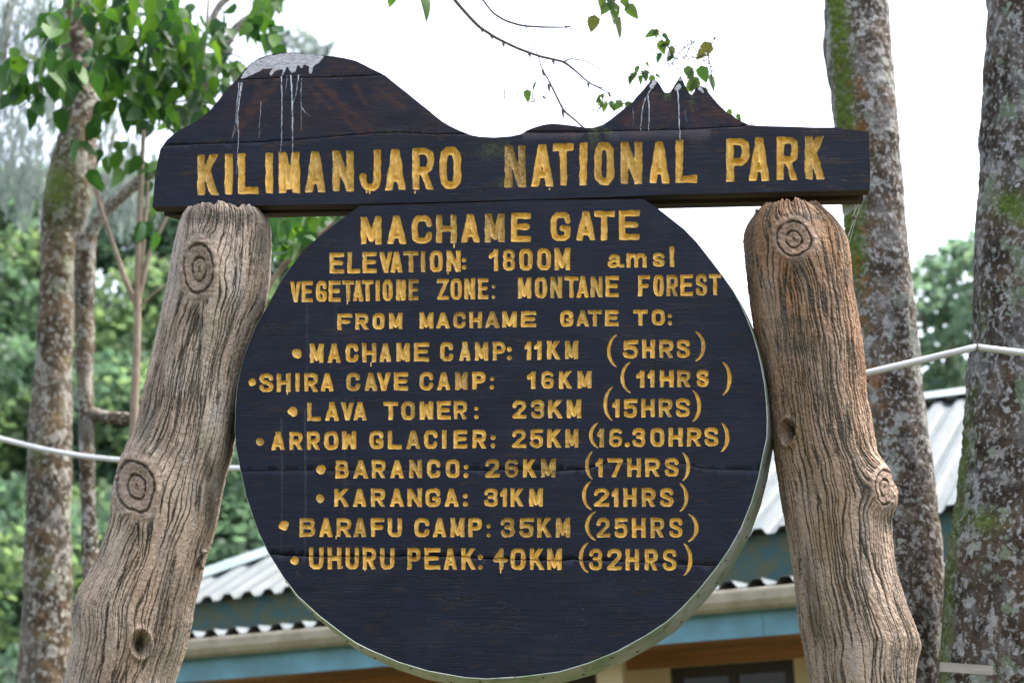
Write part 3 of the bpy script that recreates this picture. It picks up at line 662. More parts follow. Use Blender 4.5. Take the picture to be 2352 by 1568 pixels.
# --- header
def paint_header(P):
    x, y = P[:, 0], P[:, 1]; red = np.zeros(len(P)); snow = np.zeros(len(P)); moss = np.zeros(len(P))
    for (a, b, c, d, r) in ((728, 186, 850, 300, 11), (700, 190, 760, 250, 8), (640, 185, 560, 280, 12), (600, 210, 545, 300, 14), (815, 195, 838, 235, 8), (790, 270, 830, 305, 10), (860, 200, 930, 250, 9),
                            (1505, 215, 1495, 255, 10), (1480, 235, 1440, 285, 10), (1515, 225, 1530, 250, 7), (1555, 270, 1590, 245, 6), (1610, 220, 1625, 250, 5), (1625, 225, 1660, 275, 7), (1640, 250, 1700, 285, 8), (1585, 240, 1600, 290, 8), (1548, 262, 1535, 285, 5)):
        d_ = seg_d(x, y, (a, b), (c, d)); red = np.maximum(red, .8 * (1 - sstep(r * .2, r * 1.35, d_)))
    red = np.maximum(red, .4 * sstep(330, 300, y) * sstep(450, 560, x) * (.5 + pnoise(x / 60, y / 60)))
    poly = np.array([(551, 184), (560, 165), (580, 143), (617, 127), (657, 121), (717, 124), (746, 128), (733, 146), (721, 152), (716, 170), (708, 168), (710, 153), (698, 150), (694, 158), (684, 151), (679, 166), (668, 168), (660, 154), (651, 172), (645, 177), (650, 160), (634, 163), (622, 176), (618, 168), (626, 158), (604, 160), (575, 175)])
    dd = np.full(len(P), 99.)
    for a, b in zip(poly, np.roll(poly, -1, 0)): dd = np.minimum(dd, seg_d(x, y, a, b))
    sgn = np.where(inpoly(x, y, [poly]), 1, -1); top = np.minimum(dd, 12)
    snow = .46 + sgn * np.minimum(dd, 10) / 20 * 1.6
    hy = np.interp(x, HEADER_OUT[:102, 0], HEADER_OUT[:102, 1])
    snow = np.where((sgn > 0) & (y - hy < 8), np.minimum(snow, .60), snow)
    for (cx, cy, r) in ((1503, 188, 9), (1497, 198, 8), (1563, 183, 6), (1559, 200, 9), (1553, 205, 6), (1608, 203, 7), (1613, 210, 6)):
        snow = np.maximum(snow, 1.0 - np.hypot(x - cx, (y - cy) * .8) / r * .75)
    snow = np.clip(snow, 0, 1)
    for (cx, cy, rx, ry, a) in ((1365, 310, 16, 34, 1), (1370, 292, 24, 9, 1), (1130, 345, 40, 24, .7), (1160, 420, 24, 16, .8), (1533, 222, 12, 12, 1.2), (1590, 235, 9, 25, .8), (1160, 345, 16, 30, .7), (1450, 310, 60, 8, .4), (1390, 300, 25, 6, .9), (900, 300, 40, 10, .35)):
        moss = np.maximum(moss, a * (1 - sstep(.4, 1.1, np.hypot((x - cx) / rx, (y - cy) / ry))))
    return np.stack([np.clip(red, 0, 1), snow, np.clip(moss, 0, 1)], 1)
H_OFF = .03
hl = letters(HEADER, header, H_OFF, [])
def cls_h(c):
    y1 = np.interp(c[:, 0], *S_H1); y2 = np.interp(c[:, 0], *S_H2)
    k = np.zeros(len(c), int); k[(c[:, 1] < y1) & (c[:, 0] < 1150)] = 1; k[(c[:, 1] < y1) & (c[:, 0] >= 1150)] = 2
    k[(c[:, 1] < y2) & (c[:, 0] < 910)] = 3; return k
plate(['wide lettered base plank of the header', 'tall left mountain plank with red brush strokes', 'small right plank with three jagged peaks', 'snow-capped top plank of the mountain'], HEADER_OUT, hl, [(S_H1, gap_H), (S_H2, lambda x: .8 + 0 * x)], cls_h, header, H_OFF, M['navy_header'], M['timber_side'], .05,
      [(355, 1995, 325, 470, 9), (440, 1110, 125, 325, 4.5), (1200, 1740, 175, 300, 4.5), (545, 755, 118, 185, 2.6), (1345, 1390, 285, 345, 5)], paint_header)
# back plank and closing faces
bp = sl(HEADER_OUT[:, 0], HEADER_OUT[:, 1], H_OFF)
yb_ = H_OFF + .05
o_ = obj('back_face', mesh_np('back_face', [(p[0], yb_, p[2]) for p in bp], [tuple(range(len(bp)))], M['timber_side']), header)
a, b = sl(372, 480, .1), sl(1990, 437, .1)
zb = sl(1176, 462, H_OFF)[2]
V, F = [], []
def bar(x0, x1, y0, y1, z0, z1, mat, name, parent, skew=0.0):
    V, F = box_arrays(x0, x1, y0, y1, z0, z1)
    if skew: V = [(x + (skew if (x == x0 and y == y1) else 0), y, z) for x, y, z in V]
    return obj(name, mesh_np(name, V, F, mat), parent)
zl, zr = sl(350, 475, H_OFF)[2], sl(1998, 436, H_OFF)[2]
xl, xr = sl(350, 475, H_OFF)[0], sl(1998, 436, H_OFF)[0]
def hbar(y0, y1, drop, top, name, inset):
    V = []
    for x, zz, ins in ((xl + inset, zl, 1), (xr - .012, zr, 0)):
        for y in (y0, y1):
            xx = x + (.035 if (ins and y == y1) else 0)
            V += [(xx, y, zz + drop), (xx, y, zz + drop + top)]
    F = [(0, 1, 3, 2), (4, 6, 7, 5), (0, 4, 5, 1), (2, 3, 7, 6), (0, 2, 6, 4), (1, 5, 7, 3)]
    o = obj(name, mesh_np(name, V, F, M['timber_side']), header); return o
hbar(.082, .105, .012, .16, 'spacer_plank', .02); hbar(.107, .155, -.004, .17, 'back_plank', .018)

# --- white runs on the header (thin skins of paint)
def run(pts, w0, w1, name='paint_run', cover=1.0, off=.03, par=None):
    p = smooth_path(pts, max(6, len(pts) * 5)); V = []; C = []
    for i, (x, y) in enumerate(p):
        k = i / (len(p) - 1); w = (w0 + (w1 - w0) * k) * (1 + .5 * pnoise(y / 6.0, x / 9.0)); dx = 1.2 * pnoise(y / 9.0, 3.3)
        w *= .62; V += [sl(x + dx - w, y, off - .0007), sl(x + dx + w, y, off - .0007)]; C += [cover * (1 - .55 * k)] * 2
    F = [(2 * i, 2 * i + 2, 2 * i + 3, 2 * i + 1) for i in range(len(p) - 1)]
    return obj(name, mesh_np(name, V, F, M['streak'], attrs={'cover': C}), par or header)
run([(555, 190), (550, 225), (546, 262), (541, 300)], 3.6, 1.2); run([(546, 262), (548, 320), (545, 360), (543, 400)], 1.8, 1.0, cover=.7); run([(549, 190), (540, 290), (532, 322)], 1.6, 1.0, cover=.8)
run([(646, 176), (648, 230), (647, 300), (645, 348)], 2.0, 1.2); run([(668, 172), (671, 225), (672, 280), (672, 345)], 2.6, 2.0, cover=1.2); run([(686, 172), (680, 215), (673, 240)], 1.8, 1.4)
run([(693, 180), (691, 215), (692, 240), (692, 300)], 1.4, .8, cover=.7); run([(660, 174), (655, 215)], 1.2, .8, cover=.6); run([(600, 230), (596, 290), (595, 318)], 1.0, .7, cover=.6)
run([(672, 345), (670, 400), (658, 440)], 1.4, .8, cover=.5); run([(692, 245), (700, 258), (714, 268)], 1.8, 1.0)
run([(1499, 200), (1484, 222), (1475, 250), (1471, 300)], 2.0, 1.8, cover=1.2); run([(1488, 218), (1491, 240), (1491, 265), (1490, 300)], 2.0, 1.2, cover=1.2)
run([(1556, 205), (1559, 235), (1559, 265), (1561, 300), (1562, 322)], 2.2, 1.3, cover=1.3); run([(1454, 248), (1455, 290)], .9, .7, cover=.5); run([(1572, 250), (1578, 285)], 1.2, .8, cover=.4)

for (x_, y0_, y1_, c_) in ((704, 640, 900, .16), (700, 940, 1290, .22), (646, 960, 1270, .18), (771, 600, 760, .12), (790, 1000, 1260, .1)):
    run([(x_, y0_), (x_ + 2, (y0_ + y1_) / 2), (x_, y1_)], 4.0, 3.4, 'water_stain', c_ * .25, 0.0, roundb)
# --- round board
rl = letters(ROUND, roundb, 0.0, [(S_A, gap_A), (S_B, gap_B)])
def cls_r(c):
    k = np.zeros(len(c), int); k[c[:, 1] > np.interp(c[:, 0], *S_A)] = 1; k[c[:, 1] > np.interp(c[:, 0], *S_B)] = 2; return k
plate(['upper plank of the round board with gate name', 'middle plank between the two long cracks', 'bottom plank below the widest crack'], ROUND_OUT, rl, [(S_A, gap_A), (S_B, gap_B)], cls_r, roundb, 0.0, M['navy'], M['timber_side'], .1,
      [(545, 1760, 462, 1555, 14)], None, False)
cen = ROUND_OUT.mean(0); nrm = []
n_ = len(ROUND_OUT)
for i in range(n_):
    d = ROUND_OUT[(i + 1) % n_] - ROUND_OUT[i - 1]; nn = np.array([d[1], -d[0]]); nn /= np.hypot(*nn)
    nrm.append(nn)
nrm = np.array(nrm)
lf_ = np.clip(nrm @ np.array([.55, .835]) * 2 + .55, .25, 1)
lip = ROUND_OUT + nrm * (1.6 * lf_)[:, None]
offs = 1.0 + 30 * np.clip(nrm @ np.array([.55, .835]), 0, 1) ** 1.1
offs = np.where(ROUND_OUT[:, 1] < 600, .5, offs)
back = ROUND_OUT + nrm * offs[:, None]
T_R = .13
R0 = sl(ROUND_OUT[:, 0], ROUND_OUT[:, 1], 0.0); R1 = sl(lip[:, 0], lip[:, 1], -.004); R2 = sl(lip[:, 0] + nrm[:, 0] * .8 * lf_, lip[:, 1] + nrm[:, 1] * .8 * lf_, -.003); R3 = sl(back[:, 0], back[:, 1], T_R)
R3 = np.where((ROUND_OUT[:, 1] < 600)[:, None], np.stack([R0[:, 0], R3[:, 1], R0[:, 2]], 1), R3)
first = 1; i0 = [i for i in range(n_) if ROUND_OUT[i, 1] >= 600 or True]
VV = np.concatenate([R0, R1, R2, R3]); FF = []
bandF = []; topF = []
for i in range(n_):
    j = (i + 1) % n_; tgt = topF if (ROUND_OUT[i, 1] < 700 and ROUND_OUT[j, 1] < 700) else bandF
    if tgt is topF: tgt.append((i, j, 3 * n_ + j, 3 * n_ + i))
    else:
        for k in range(3): tgt.append((k * n_ + i, k * n_ + j, (k + 1) * n_ + j, (k + 1) * n_ + i))
def sub(VV, FF):
    used = sorted({i for f in FF for i in f}); rm = {u: k for k, u in enumerate(used)}; return [VV[u] for u in used], [tuple(rm[i] for i in f) for f in FF]
mb = obj('metal_band', mesh_np('metal_band', *sub(VV, bandF), M['band'], True), roundb); mb['label'] = 'galvanised metal strip nailed round the edge'
M['copper_edge'] = simple('bare_wood_edge', (.10, .055, .035), .7, 0, (.04, .03, .025), 20)
obj('top_edge', mesh_np('top_edge', *sub(VV, topF), M['copper_edge']), roundb)
obj('back_face', mesh_np('back_face', [tuple(p) for p in R3], [tuple(range(n_))], M['timber_side']), roundb)
# nails on the band
def disc(c, n, r, h=.002):
    c = np.array(c, float); n = np.array(n, float); n /= np.linalg.norm(n); a = np.cross(n, [0, 1, 0.01]); a /= np.linalg.norm(a); b = np.cross(n, a)
    V = [c + n * h + .6 * r * (math.cos(t) * a + math.sin(t) * b) for t in np.linspace(0, 2 * math.pi, 9)[:-1]] + [c - n * .003 + r * (math.cos(t) * a + math.sin(t) * b) for t in np.linspace(0, 2 * math.pi, 9)[:-1]]
    return V, [tuple(range(8))] + [(i, i + 8, (i + 1) % 8 + 8, (i + 1) % 8) for i in range(8)]
L2 = np.cumsum(np.hypot(*np.diff(ROUND_OUT, axis=0).T)); 
for k, i in enumerate(range(24, 47)):
    for fr, sgn_ in ((.25, 0), (.75, 1)):
        if (i + sgn_) % 2: continue
        j = i + 1; t = random.uniform(.2, .8)
        pf = R2[i] * (1 - t) + R2[j] * t; pb = R3[i] * (1 - t) + R3[j] * t; p = pf * (1 - fr) + pb * fr
        e = R2[j] - R2[i]; dd_ = pb - pf; nn = np.cross(e, dd_); nn /= np.linalg.norm(nn)
        if nn[2] > 0 and i < 40 and False: nn = -nn
        cc_ = R0.mean(0); 
        if np.dot(nn, p - cc_) < 0: nn = -nn
        V, F = disc(p, nn, .0062); obj('nail', mesh_np('nail', V, F, M['nail']), roundb)
# joint strip where two bands overlap
# small drips of yellow paint
def drip(x, y, L, w, off):
    V = [];
    ks = np.linspace(0, 1, 6)
    for k in ks:
        ww = w * (1 - .5 * k) if k < .8 else w * .9 * (1 - k) * 5 * .9 + .2
        V += [sl(x - ww, y + k * L, off - .0012), sl(x + ww, y + k * L, off - .0012)]
    return V, [(2 * i, 2 * i + 2, 2 * i + 3, 2 * i + 1) for i in range(5)]
for (x, y, L, w, par, off) in ((1043, 560, 10, 1.8, roundb, 0), (852, 832, 10, 1.6, roundb, 0), (660, 898, 8, 1.6, roundb, 0), (798, 690, 9, 1.6, roundb, 0), (849, 438, 8, 2, header, H_OFF), (842, 438, 6, 2, header, H_OFF), (953, 439, 6, 2, header, H_OFF), (1150, 1304, 12, 2.0, roundb, 0), (838, 1304, 7, 1.5, roundb, 0), (1029, 625, 5, 1.6, roundb, 0), (772, 1230, 8, 1.4, roundb, 0), (1262, 432, 5, 1.7, header, H_OFF), (786, 1300, 5, 1.4, roundb, 0)):
    V, F = drip(x, y, L, w, off); obj('paint_drip', mesh_np('paint_drip', V, F, M['yellow']), par)

# ------------------------------------------------------------------ log posts
def post(name, edges, knots, holes, w_c, mat, top_py, label, grooves=1.0, stain_shade=(), seedz=0.0):
    e = np.array(edges, float)   # (py, xl, xr)
    pys = np.linspace(e[0, 0], e[-1, 0], 620)
    xl_ = np.interp(pys, e[:, 0], e[:, 1]); xr_ = np.interp(pys, e[:, 0], e[:, 2])
    ker = np.hanning(25); ker /= ker.sum(); pad = lambda a: np.convolve(np.pad(a, 12, mode='reflect', reflect_type='odd'), ker, 'valid')
    xl_, xr_ = pad(xl_), pad(xr_)
    A = sl(xl_, pys, w_c); B = sl(xr_, pys, w_c)
    z = (A[:, 2] + B[:, 2]) / 2; c = (A[:, 0] + B[:, 0]) / 2; r = (B[:, 0] - A[:, 0]) / 2
    # run down to the ground
    k = 60; zz = np.linspace(z[-1], -.15, k)[1:]
    ic = np.searchsorted(-z, -(z[-1] + .55)); s_ = (c[-1] - c[ic]) / (z[-1] - z[ic])
    cc = c[-1] + s_ * (zz - z[-1]); rr = np.full(len(zz), r[-1]) * (1 + .05 * (z[-1] - zz))
    z = np.concatenate([z, zz]); c = np.concatenate([c, cc]); r = np.concatenate([r, rr]); nvis = 620
    rs = np.convolve(np.pad(r, 60, mode='edge'), np.ones(121) / 121, 'valid')
    # rounded top
    s = np.concatenate([[0], np.cumsum(np.hypot(np.diff(z), np.diff(c)))])
    front = np.linspace(math.pi, 2 * math.pi, 320, endpoint=False); bk = np.linspace(0, math.pi, 70, endpoint=False)
    ph = np.concatenate([bk, front]); n = len(ph)
    PH, S = np.meshgrid(ph, s); Z = np.broadcast_to(z[:, None], PH.shape); C = np.broadcast_to(c[:, None], PH.shape)
    R = np.broadcast_to(r[:, None], PH.shape); RS = np.broadcast_to(rs[:, None], PH.shape)
    bx = C + R * np.cos(PH); by = w_c + RS * .96 * np.sin(PH)
    base = np.stack([bx, by, Z], -1); px, py = project(sl2world(base))
    frontm = np.sin(PH) < -.05
    nx, ny, nz = np.cos(PH) * .13, np.sin(PH) * .13, S
    K = 1 / .0098 * grooves
    warp = .009 * pnoise(nx * 4 + 9, ny * 4, nz * 1.3 + seedz) + .0045 * pnoise(nx * 18, ny * 18, nz * 11 + seedz) + .0022 * pnoise(nx * 60, ny * 60, nz * 36 + seedz)
    kd = np.full(PH.shape, 9.0); 
    for (kx, ky, rx, ry, amp) in knots:
        d = np.hypot((px - kx) / rx, (py - ky) / ry); d = np.where(frontm, d, 9)
        warp = warp + .019 * np.sign(px - kx) * np.exp(-((d - .6) ** 2) * 1.2) * (frontm)
        kd = np.minimum(kd, d)
    tx = -np.sin(PH); ty = np.cos(PH)
    qx, qy = nx + warp * tx, ny + warp * ty
    g1 = pnoise(qx * K, qy * K, nz * 3.0 + seedz * 3.1)
    g2 = pnoise(qx * K * 1.9 + 40, qy * K * 1.9, nz * 6 + seedz)
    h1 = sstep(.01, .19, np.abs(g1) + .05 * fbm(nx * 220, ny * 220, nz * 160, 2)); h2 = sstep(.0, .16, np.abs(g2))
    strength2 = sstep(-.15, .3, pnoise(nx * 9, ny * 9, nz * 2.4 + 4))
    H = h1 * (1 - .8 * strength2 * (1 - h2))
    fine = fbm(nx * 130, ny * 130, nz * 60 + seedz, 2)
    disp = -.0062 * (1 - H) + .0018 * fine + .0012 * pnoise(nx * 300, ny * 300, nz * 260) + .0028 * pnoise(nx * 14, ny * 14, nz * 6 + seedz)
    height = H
    # knots: raised oval with ring grooves
    for (kx, ky, rx, ry, amp) in knots:
        an = np.arctan2((py - ky) / ry, (px - kx) / rx); d = np.hypot((px - kx) / rx, (py - ky) / ry) * (1 + .10 * pnoise(np.cos(an) * 1.3 + kx, np.sin(an) * 1.3, 1.0) + .05 * np.cos(an * 2 + kx)) + .03 * pnoise(px / 9, py / 9, 3.3); d = np.where(frontm, d, 9)
        ring = np.ones_like(d)
        for rr_, wd in ((.36, .04), (.74, .045)): ring = np.minimum(ring, np.maximum(sstep(.3 * wd, 1.5 * wd, np.abs(d - rr_)), .8 * sstep(.22, .6, pnoise(np.cos(an) * 1.2 + rr_ * 20, np.sin(an) * 1.2, kx / 7.0))))
        m = 1 - sstep(.95, 1.15, d)
        kh = .0025 * fbm(nx * 60, ny * 60, nz * 60 + 3, 3) + amp * (.008 * np.exp(-((d - .82) / .3) ** 2) + .004) - .008 * (1 - ring) - .007 * (d < .08) + .0015 * fine
        disp = disp * (1 - m) + kh * m + amp * .008 * np.exp(-((d - 1.1) / .3) ** 2) * (1 - m) * (frontm)
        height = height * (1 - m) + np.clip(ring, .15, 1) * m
    for (kx, ky, rx, ry) in holes:
        d = np.hypot((px - kx) / rx, (py - ky) / ry); d = np.where(frontm, d, 9)
        disp = disp - .035 * np.exp(-(d ** 2) * 1.6) + .014 * np.exp(-((d - 1.45) / .3) ** 2); height = height * (1 - .98 * np.exp(-(d ** 2) * 1.2))  # lowered height also paints the hole interior dark, as shade
    st = np.zeros_like(PH); kn = 1 - sstep(.75, 1.2, kd + .25 * fine)
    for (kx, ky, rx, ry) in holes: st = np.maximum(st, 1 - sstep(.4, 1.0, np.where(frontm, np.hypot((px - kx) / rx, (py - ky) / ry), 9)))  # painted shade inside the holes, carried with the real stains
    for (kx, ky, rx, ry, a_) in stain_shade:
        d = np.hypot((px - kx) / rx, (py - ky) / ry); st = np.maximum(st, a_ * (1 - sstep(.3, 1.1, np.where(frontm, d, 9))))
    # dome
    tt = np.clip(s / .03, 0, 1)[:, None]; dome = np.sqrt(np.clip(1 - (1 - tt) ** 2, 0, 1)) * .05 + .95
    RR = R * dome + disp; RB = RS * .96 * dome + disp
    V = np.stack([C + RR * np.cos(PH), w_c + RB * np.sin(PH), Z], -1)
    # uneven top edge
    V[..., 2] += (1 - tt) * (.02 * pnoise(nx * 22, ny * 22, 3.0) + .016 * pnoise(nx * 60, ny * 60, 3.0))
    nr = len(s); Vf = V.reshape(-1, 3); idx = np.arange(nr * n).reshape(nr, n); nxt_ = np.roll(idx, -1, 1)
    F = np.stack([idx[:-1], idx[1:], nxt_[1:], nxt_[:-1]], -1).reshape(-1, 4)
    # cap rings
    capV = []; caps = []; prev = idx[0]; hh = height.ravel(); stt = st.ravel(); extraH = []
    for q, (sc_, dz) in enumerate(((.8, -.002), (.45, -.004), (.0, -.004))):
        ring = V[0].copy(); cx_, cy_ = c[0], w_c
        ring[:, 0] = cx_ + (ring[:, 0] - cx_) * sc_ * 1; ring[:, 1] = cy_ + (ring[:, 1] - cy_) * sc_; ring[:, 2] = z[0] + dz + .004 * pnoise(ring[:, 0] * 30, ring[:, 1] * 30)
        base_i = len(Vf) + len(capV) * n; cur = np.arange(base_i, base_i + n); capV.append(ring)
        caps.append(np.stack([prev, np.roll(prev, -1), np.roll(cur, -1), cur], -1)); prev = cur
    Vf = np.concatenate([Vf] + capV); F = np.concatenate([F] + caps)
    hh = np.concatenate([hh, np.full(3 * n, .7)]); stt = np.concatenate([stt, np.full(3 * n, .3)]); knn = np.concatenate([kn.ravel(), np.zeros(3 * n)])
    me = mesh_np(name, Vf, F, mat, True, {'height': hh, 'stain_shade': stt, 'knot': knn})
    o = obj(name, me, sign); o['label'] = label; return o
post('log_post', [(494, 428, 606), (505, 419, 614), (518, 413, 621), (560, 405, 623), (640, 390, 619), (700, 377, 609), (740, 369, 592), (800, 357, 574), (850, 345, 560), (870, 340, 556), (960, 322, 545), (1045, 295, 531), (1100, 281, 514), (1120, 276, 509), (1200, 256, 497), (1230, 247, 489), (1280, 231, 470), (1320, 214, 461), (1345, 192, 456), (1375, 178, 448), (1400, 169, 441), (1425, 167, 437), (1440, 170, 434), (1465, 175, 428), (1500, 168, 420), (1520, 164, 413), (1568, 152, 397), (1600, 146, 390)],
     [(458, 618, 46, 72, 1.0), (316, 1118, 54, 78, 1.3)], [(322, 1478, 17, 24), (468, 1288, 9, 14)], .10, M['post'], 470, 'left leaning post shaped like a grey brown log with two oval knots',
     stain_shade=((600, 560, 25, 90, .8), (455, 745, 20, 40, .8), (520, 500, 110, 22, .7), (480, 1160, 16, 70, .8), (478, 1080, 16, 40, .7), (535, 1000, 20, 120, .8), (310, 1230, 30, 40, .4), (465, 1290, 20, 20, 1), (180, 1400, 15, 40, .5), (330, 900, 18, 200, .25)))
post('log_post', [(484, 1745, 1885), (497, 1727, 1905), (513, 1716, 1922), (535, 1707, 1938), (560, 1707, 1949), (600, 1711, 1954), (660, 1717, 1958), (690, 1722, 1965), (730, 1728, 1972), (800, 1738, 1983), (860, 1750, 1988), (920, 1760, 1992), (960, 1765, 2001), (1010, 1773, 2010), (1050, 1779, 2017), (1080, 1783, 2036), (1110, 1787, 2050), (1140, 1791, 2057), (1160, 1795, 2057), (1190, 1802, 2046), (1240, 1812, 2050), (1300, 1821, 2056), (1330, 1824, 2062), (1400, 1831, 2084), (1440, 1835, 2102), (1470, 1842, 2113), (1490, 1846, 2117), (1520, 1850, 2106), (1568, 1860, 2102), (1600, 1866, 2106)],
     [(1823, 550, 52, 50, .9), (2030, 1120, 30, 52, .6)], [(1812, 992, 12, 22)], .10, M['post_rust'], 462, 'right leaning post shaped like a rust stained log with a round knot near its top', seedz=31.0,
     stain_shade=((1835, 620, 25, 40, .8), (1720, 600, 12, 120, .7), (1760, 900, 16, 130, .9), (1850, 500, 60, 18, .6), (2040, 1180, 22, 50, .8), (1800, 1300, 16, 250, .7), (1820, 740, 70, 18, .5), (1945, 980, 12, 60, .7), (1990, 1330, 12, 200, .5), (1830, 800, 50, 20, .5)))
q = sl(1990, 873, .12); V, F = tube_arrays([(q[0] - .03, .12, q[2]), (q[0] + .006, .12, q[2]), (q[0] + .0065, .12, q[2])], [.006, .006, .009], 8)
obj('bolt', mesh_np('bolt', V, F, M['nail']), sign)

# ------------------------------------------------------------------ trees with bare trunks
def trunk(name, rows, Y, mat, parent, cols=150, nrow=330, dimp=.012, moss=None, rust=None, zlow=0.0, ztop=None, seed=0.0, depthk=1.0):
    e = np.array(rows, float); pys = np.linspace(e[0, 0], e[-1, 0], nrow)
    a = at(np.interp(pys, e[:, 0], e[:, 1]), pys, Y); b = at(np.interp(pys, e[:, 0], e[:, 2]), pys, Y)
    c = (a[:, 0] + b[:, 0]) / 2; r = (b[:, 0] - a[:, 0]) / 2; z = a[:, 2]
    ker = np.hanning(17); ker /= ker.sum(); pad = lambda q: np.convolve(np.pad(q, 8, mode='reflect', reflect_type='odd'), ker, 'valid')
    c, r = pad(c), pad(r)
    k = 30; zz = np.linspace(z[-1], zlow - .1, k)[1:]; s_ = (c[-1] - c[-60]) / (z[-1] - z[-60]); sr = np.clip((r[-1] - r[0]) / (z[-1] - z[0]), -.05, 0)
    c = np.concatenate([c, c[-1] + s_ * (zz - z[-1]) * .5]); flare = .35 * np.exp(-(zz - zlow) / .25); r = np.concatenate([r, (r[-1] + sr * (zz - z[-1])) * (1 + flare)]); z = np.concatenate([z, zz])
    if ztop is not None:
        zt = np.linspace(ztop, z[0], 12)[:-1]; s2 = (c[0] - c[40]) / (z[0] - z[40]); c = np.concatenate([c[0] + s2 * (zt - z[0]), c]); r = np.concatenate([r[0] * np.linspace(.7, 1, 11), r]); z = np.concatenate([zt, z])
    ph = np.linspace(0, 2 * math.pi, cols, endpoint=False); PH, Zg = np.meshgrid(ph, z); C = c[:, None]; R = np.broadcast_to(r[:, None], PH.shape)
    nx, ny = np.cos(PH) * R, np.sin(PH) * R
    d = dimp * (pnoise(nx * 5 + seed, ny * 5, Zg * 3) + .5 * pnoise(nx * 14 + seed, ny * 14, Zg * 10) + .3 * pnoise(nx * 40, ny * 40, Zg * 30 + seed))
    V = np.stack([C + (R + d) * np.cos(PH), Y + (R * depthk + d) * np.sin(PH), Zg], -1)
    px, py = project(V)
    ms = np.zeros_like(PH) if moss is None else np.clip(moss(px, py, PH), 0, 1); rs_ = np.zeros_like(PH) if rust is None else np.clip(rust(px, py, PH), 0, 1)
    V[..., 0] += ms * .012 * np.cos(PH) * (1 + pnoise(nx * 60, ny * 60, Zg * 50)); 
    nr = len(z); idx = np.arange(nr * cols).reshape(nr, cols); nx_ = np.roll(idx, -1, 1)
    F = np.stack([idx[:-1], idx[1:], nx_[1:], nx_[:-1]], -1).reshape(-1, 4)
    o = obj(name, mesh_np(name, V.reshape(-1, 3), F, mat, True, {'moss': ms.ravel(), 'rust': rs_.ravel()}), parent); return o
def branch(pts, Y, rad, mat, parent, name='limb', seg=10, n=None, dY=0.0, knob=0.0):
    if parent in FAR: Y = Y * FK; rad = [a_ * FK for a_ in rad]
    p = np.array(pts, float); n = n or len(p) * 8; q = smooth_path(p, n); rr = smooth_path(np.array([[a] for a in np.broadcast_to(rad, (len(p),))]), n)[:, 0]
    W = at(q[:, 0], q[:, 1], Y + dY * np.linspace(0, 1, n))
    V, F = tube_arrays(W, rr * (1 + knob * pnoise(np.arange(n) * .9, 3.1)), seg)
    me = mesh_np(name, V, F, mat, attrs={'moss': np.zeros(len(V)), 'rust': np.zeros(len(V))}); me.polygons.foreach_set('use_smooth', np.ones(len(me.polygons), bool))
    return obj(name, me, parent)
FK = 1.33; FAR = []
# left thick trunk
Y1 = 9.9
t1 = tag(empty('lichen_tree'), 'thick mottled tree trunk behind the left post, beside a thinner trunk', 'tree'); FAR.append(t1)
trunk('trunk', [(-60, 152, 226), (0, 146, 222), (150, 142, 222), (300, 138, 224), (400, 116, 222), (480, 100, 205), (560, 95, 178), (700, 88, 166), (850, 82, 166), (1000, 66, 165), (1150, 62, 164), (1300, 56, 162), (1450, 48, 160), (1568, 40, 156), (1600, 38, 156)], Y1, M['bark_a'], t1, moss=lambda px, py, PH: 1.1 * np.exp(-((px - 130) / 40) ** 2 - ((py - 430) / 60) ** 2), ztop=5.6, seed=2)
t2 = tag(empty('leafy_tree'), 'slim leaning tree with large green leaves growing behind the left post', 'tree'); FAR.append(t2)
trunk('trunk', [(545, 176, 222), (600, 172, 220), (700, 170, 214), (780, 172, 218), (860, 176, 212), (1000, 180, 216), (1100, 184, 218), (1250, 188, 226), (1400, 190, 230), (1568, 190, 236), (1600, 190, 238)], 7.2 * FK, M['bark_a'], t2, cols=90, nrow=220, dimp=.008, seed=9)
branch([(196, 560), (215, 520), (245, 480), (290, 440), (335, 405), (380, 372), (420, 320), (445, 262), (470, 205), (500, 130), (545, 60), (600, 22), (660, -20)], 7.2, [.034, .033, .031, .028, .026, .026, .028, .03, .028, .026, .02, .016, .014], M['limb'], t2, n=110, dY=-.2, knob=.12)
branch([(196, 948), (240, 958), (300, 962), (360, 966)], 7.2, [.036, .030, .030, .028], M['bark_a'], t2, n=30, knob=.15)
branch([(510, 110), (480, 60), (505, 10), (560, -30)], 7.05, [.02, .018, .016, .014], M['limb'], t2, n=30)
branch([(600, 30), (640, 10), (700, -40)], 7.0, [.010, .008, .006], M['bark_a'], t2, n=12)
branch([(445, 280), (462, 180), (475, 60), (480, -20)], 6.9, [.011, .011, .007, .005], M['stem'], t2, n=30)
branch([(205, 250), (235, 330), (215, 400), (245, 520), (310, 690)], 7.0, [.004, .005, .005, .006, .007], M['stem'], t2, n=40)
# sapling stems
t3 = tag(empty('sapling'), 'thin bare-stemmed sapling forking just left of the left post', 'tree'); FAR.append(t3)
for pts, r in (([(300, 1700), (306, 1000), (314, 800), (318, 600), (324, 430), (330, 300)], [.022, .018, .016, .015, .012, .008]), ([(314, 705), (285, 640), (260, 560), (240, 500), (215, 430)], [.011, .010, .009, .007, .005]), ([(318, 690), (338, 600), (352, 560), (380, 505), (400, 470)], [.010, .010, .009, .007, .006]), ([(320, 680), (330, 560), (340, 420)], [.008, .007, .005]), ([(326, 700), (360, 668), (390, 650)], [.005, .005, .004])):
    branch(pts, 6.6, r, M['stem'], t3, 'stem', 8, 36)
branch([(300, 1700), (300, 1850), (300, 2070)], 6.6, [.022, .024, .026], M['stem'], t3, 'stem', 8, 10)
# diagonal stem right of left post
branch([(600, 680), (650, 610), (700, 565), (760, 520), (800, 470)], 6.4, [.012, .012, .011, .010, .008], M['stem'], t2, 'limb', 8, 24)
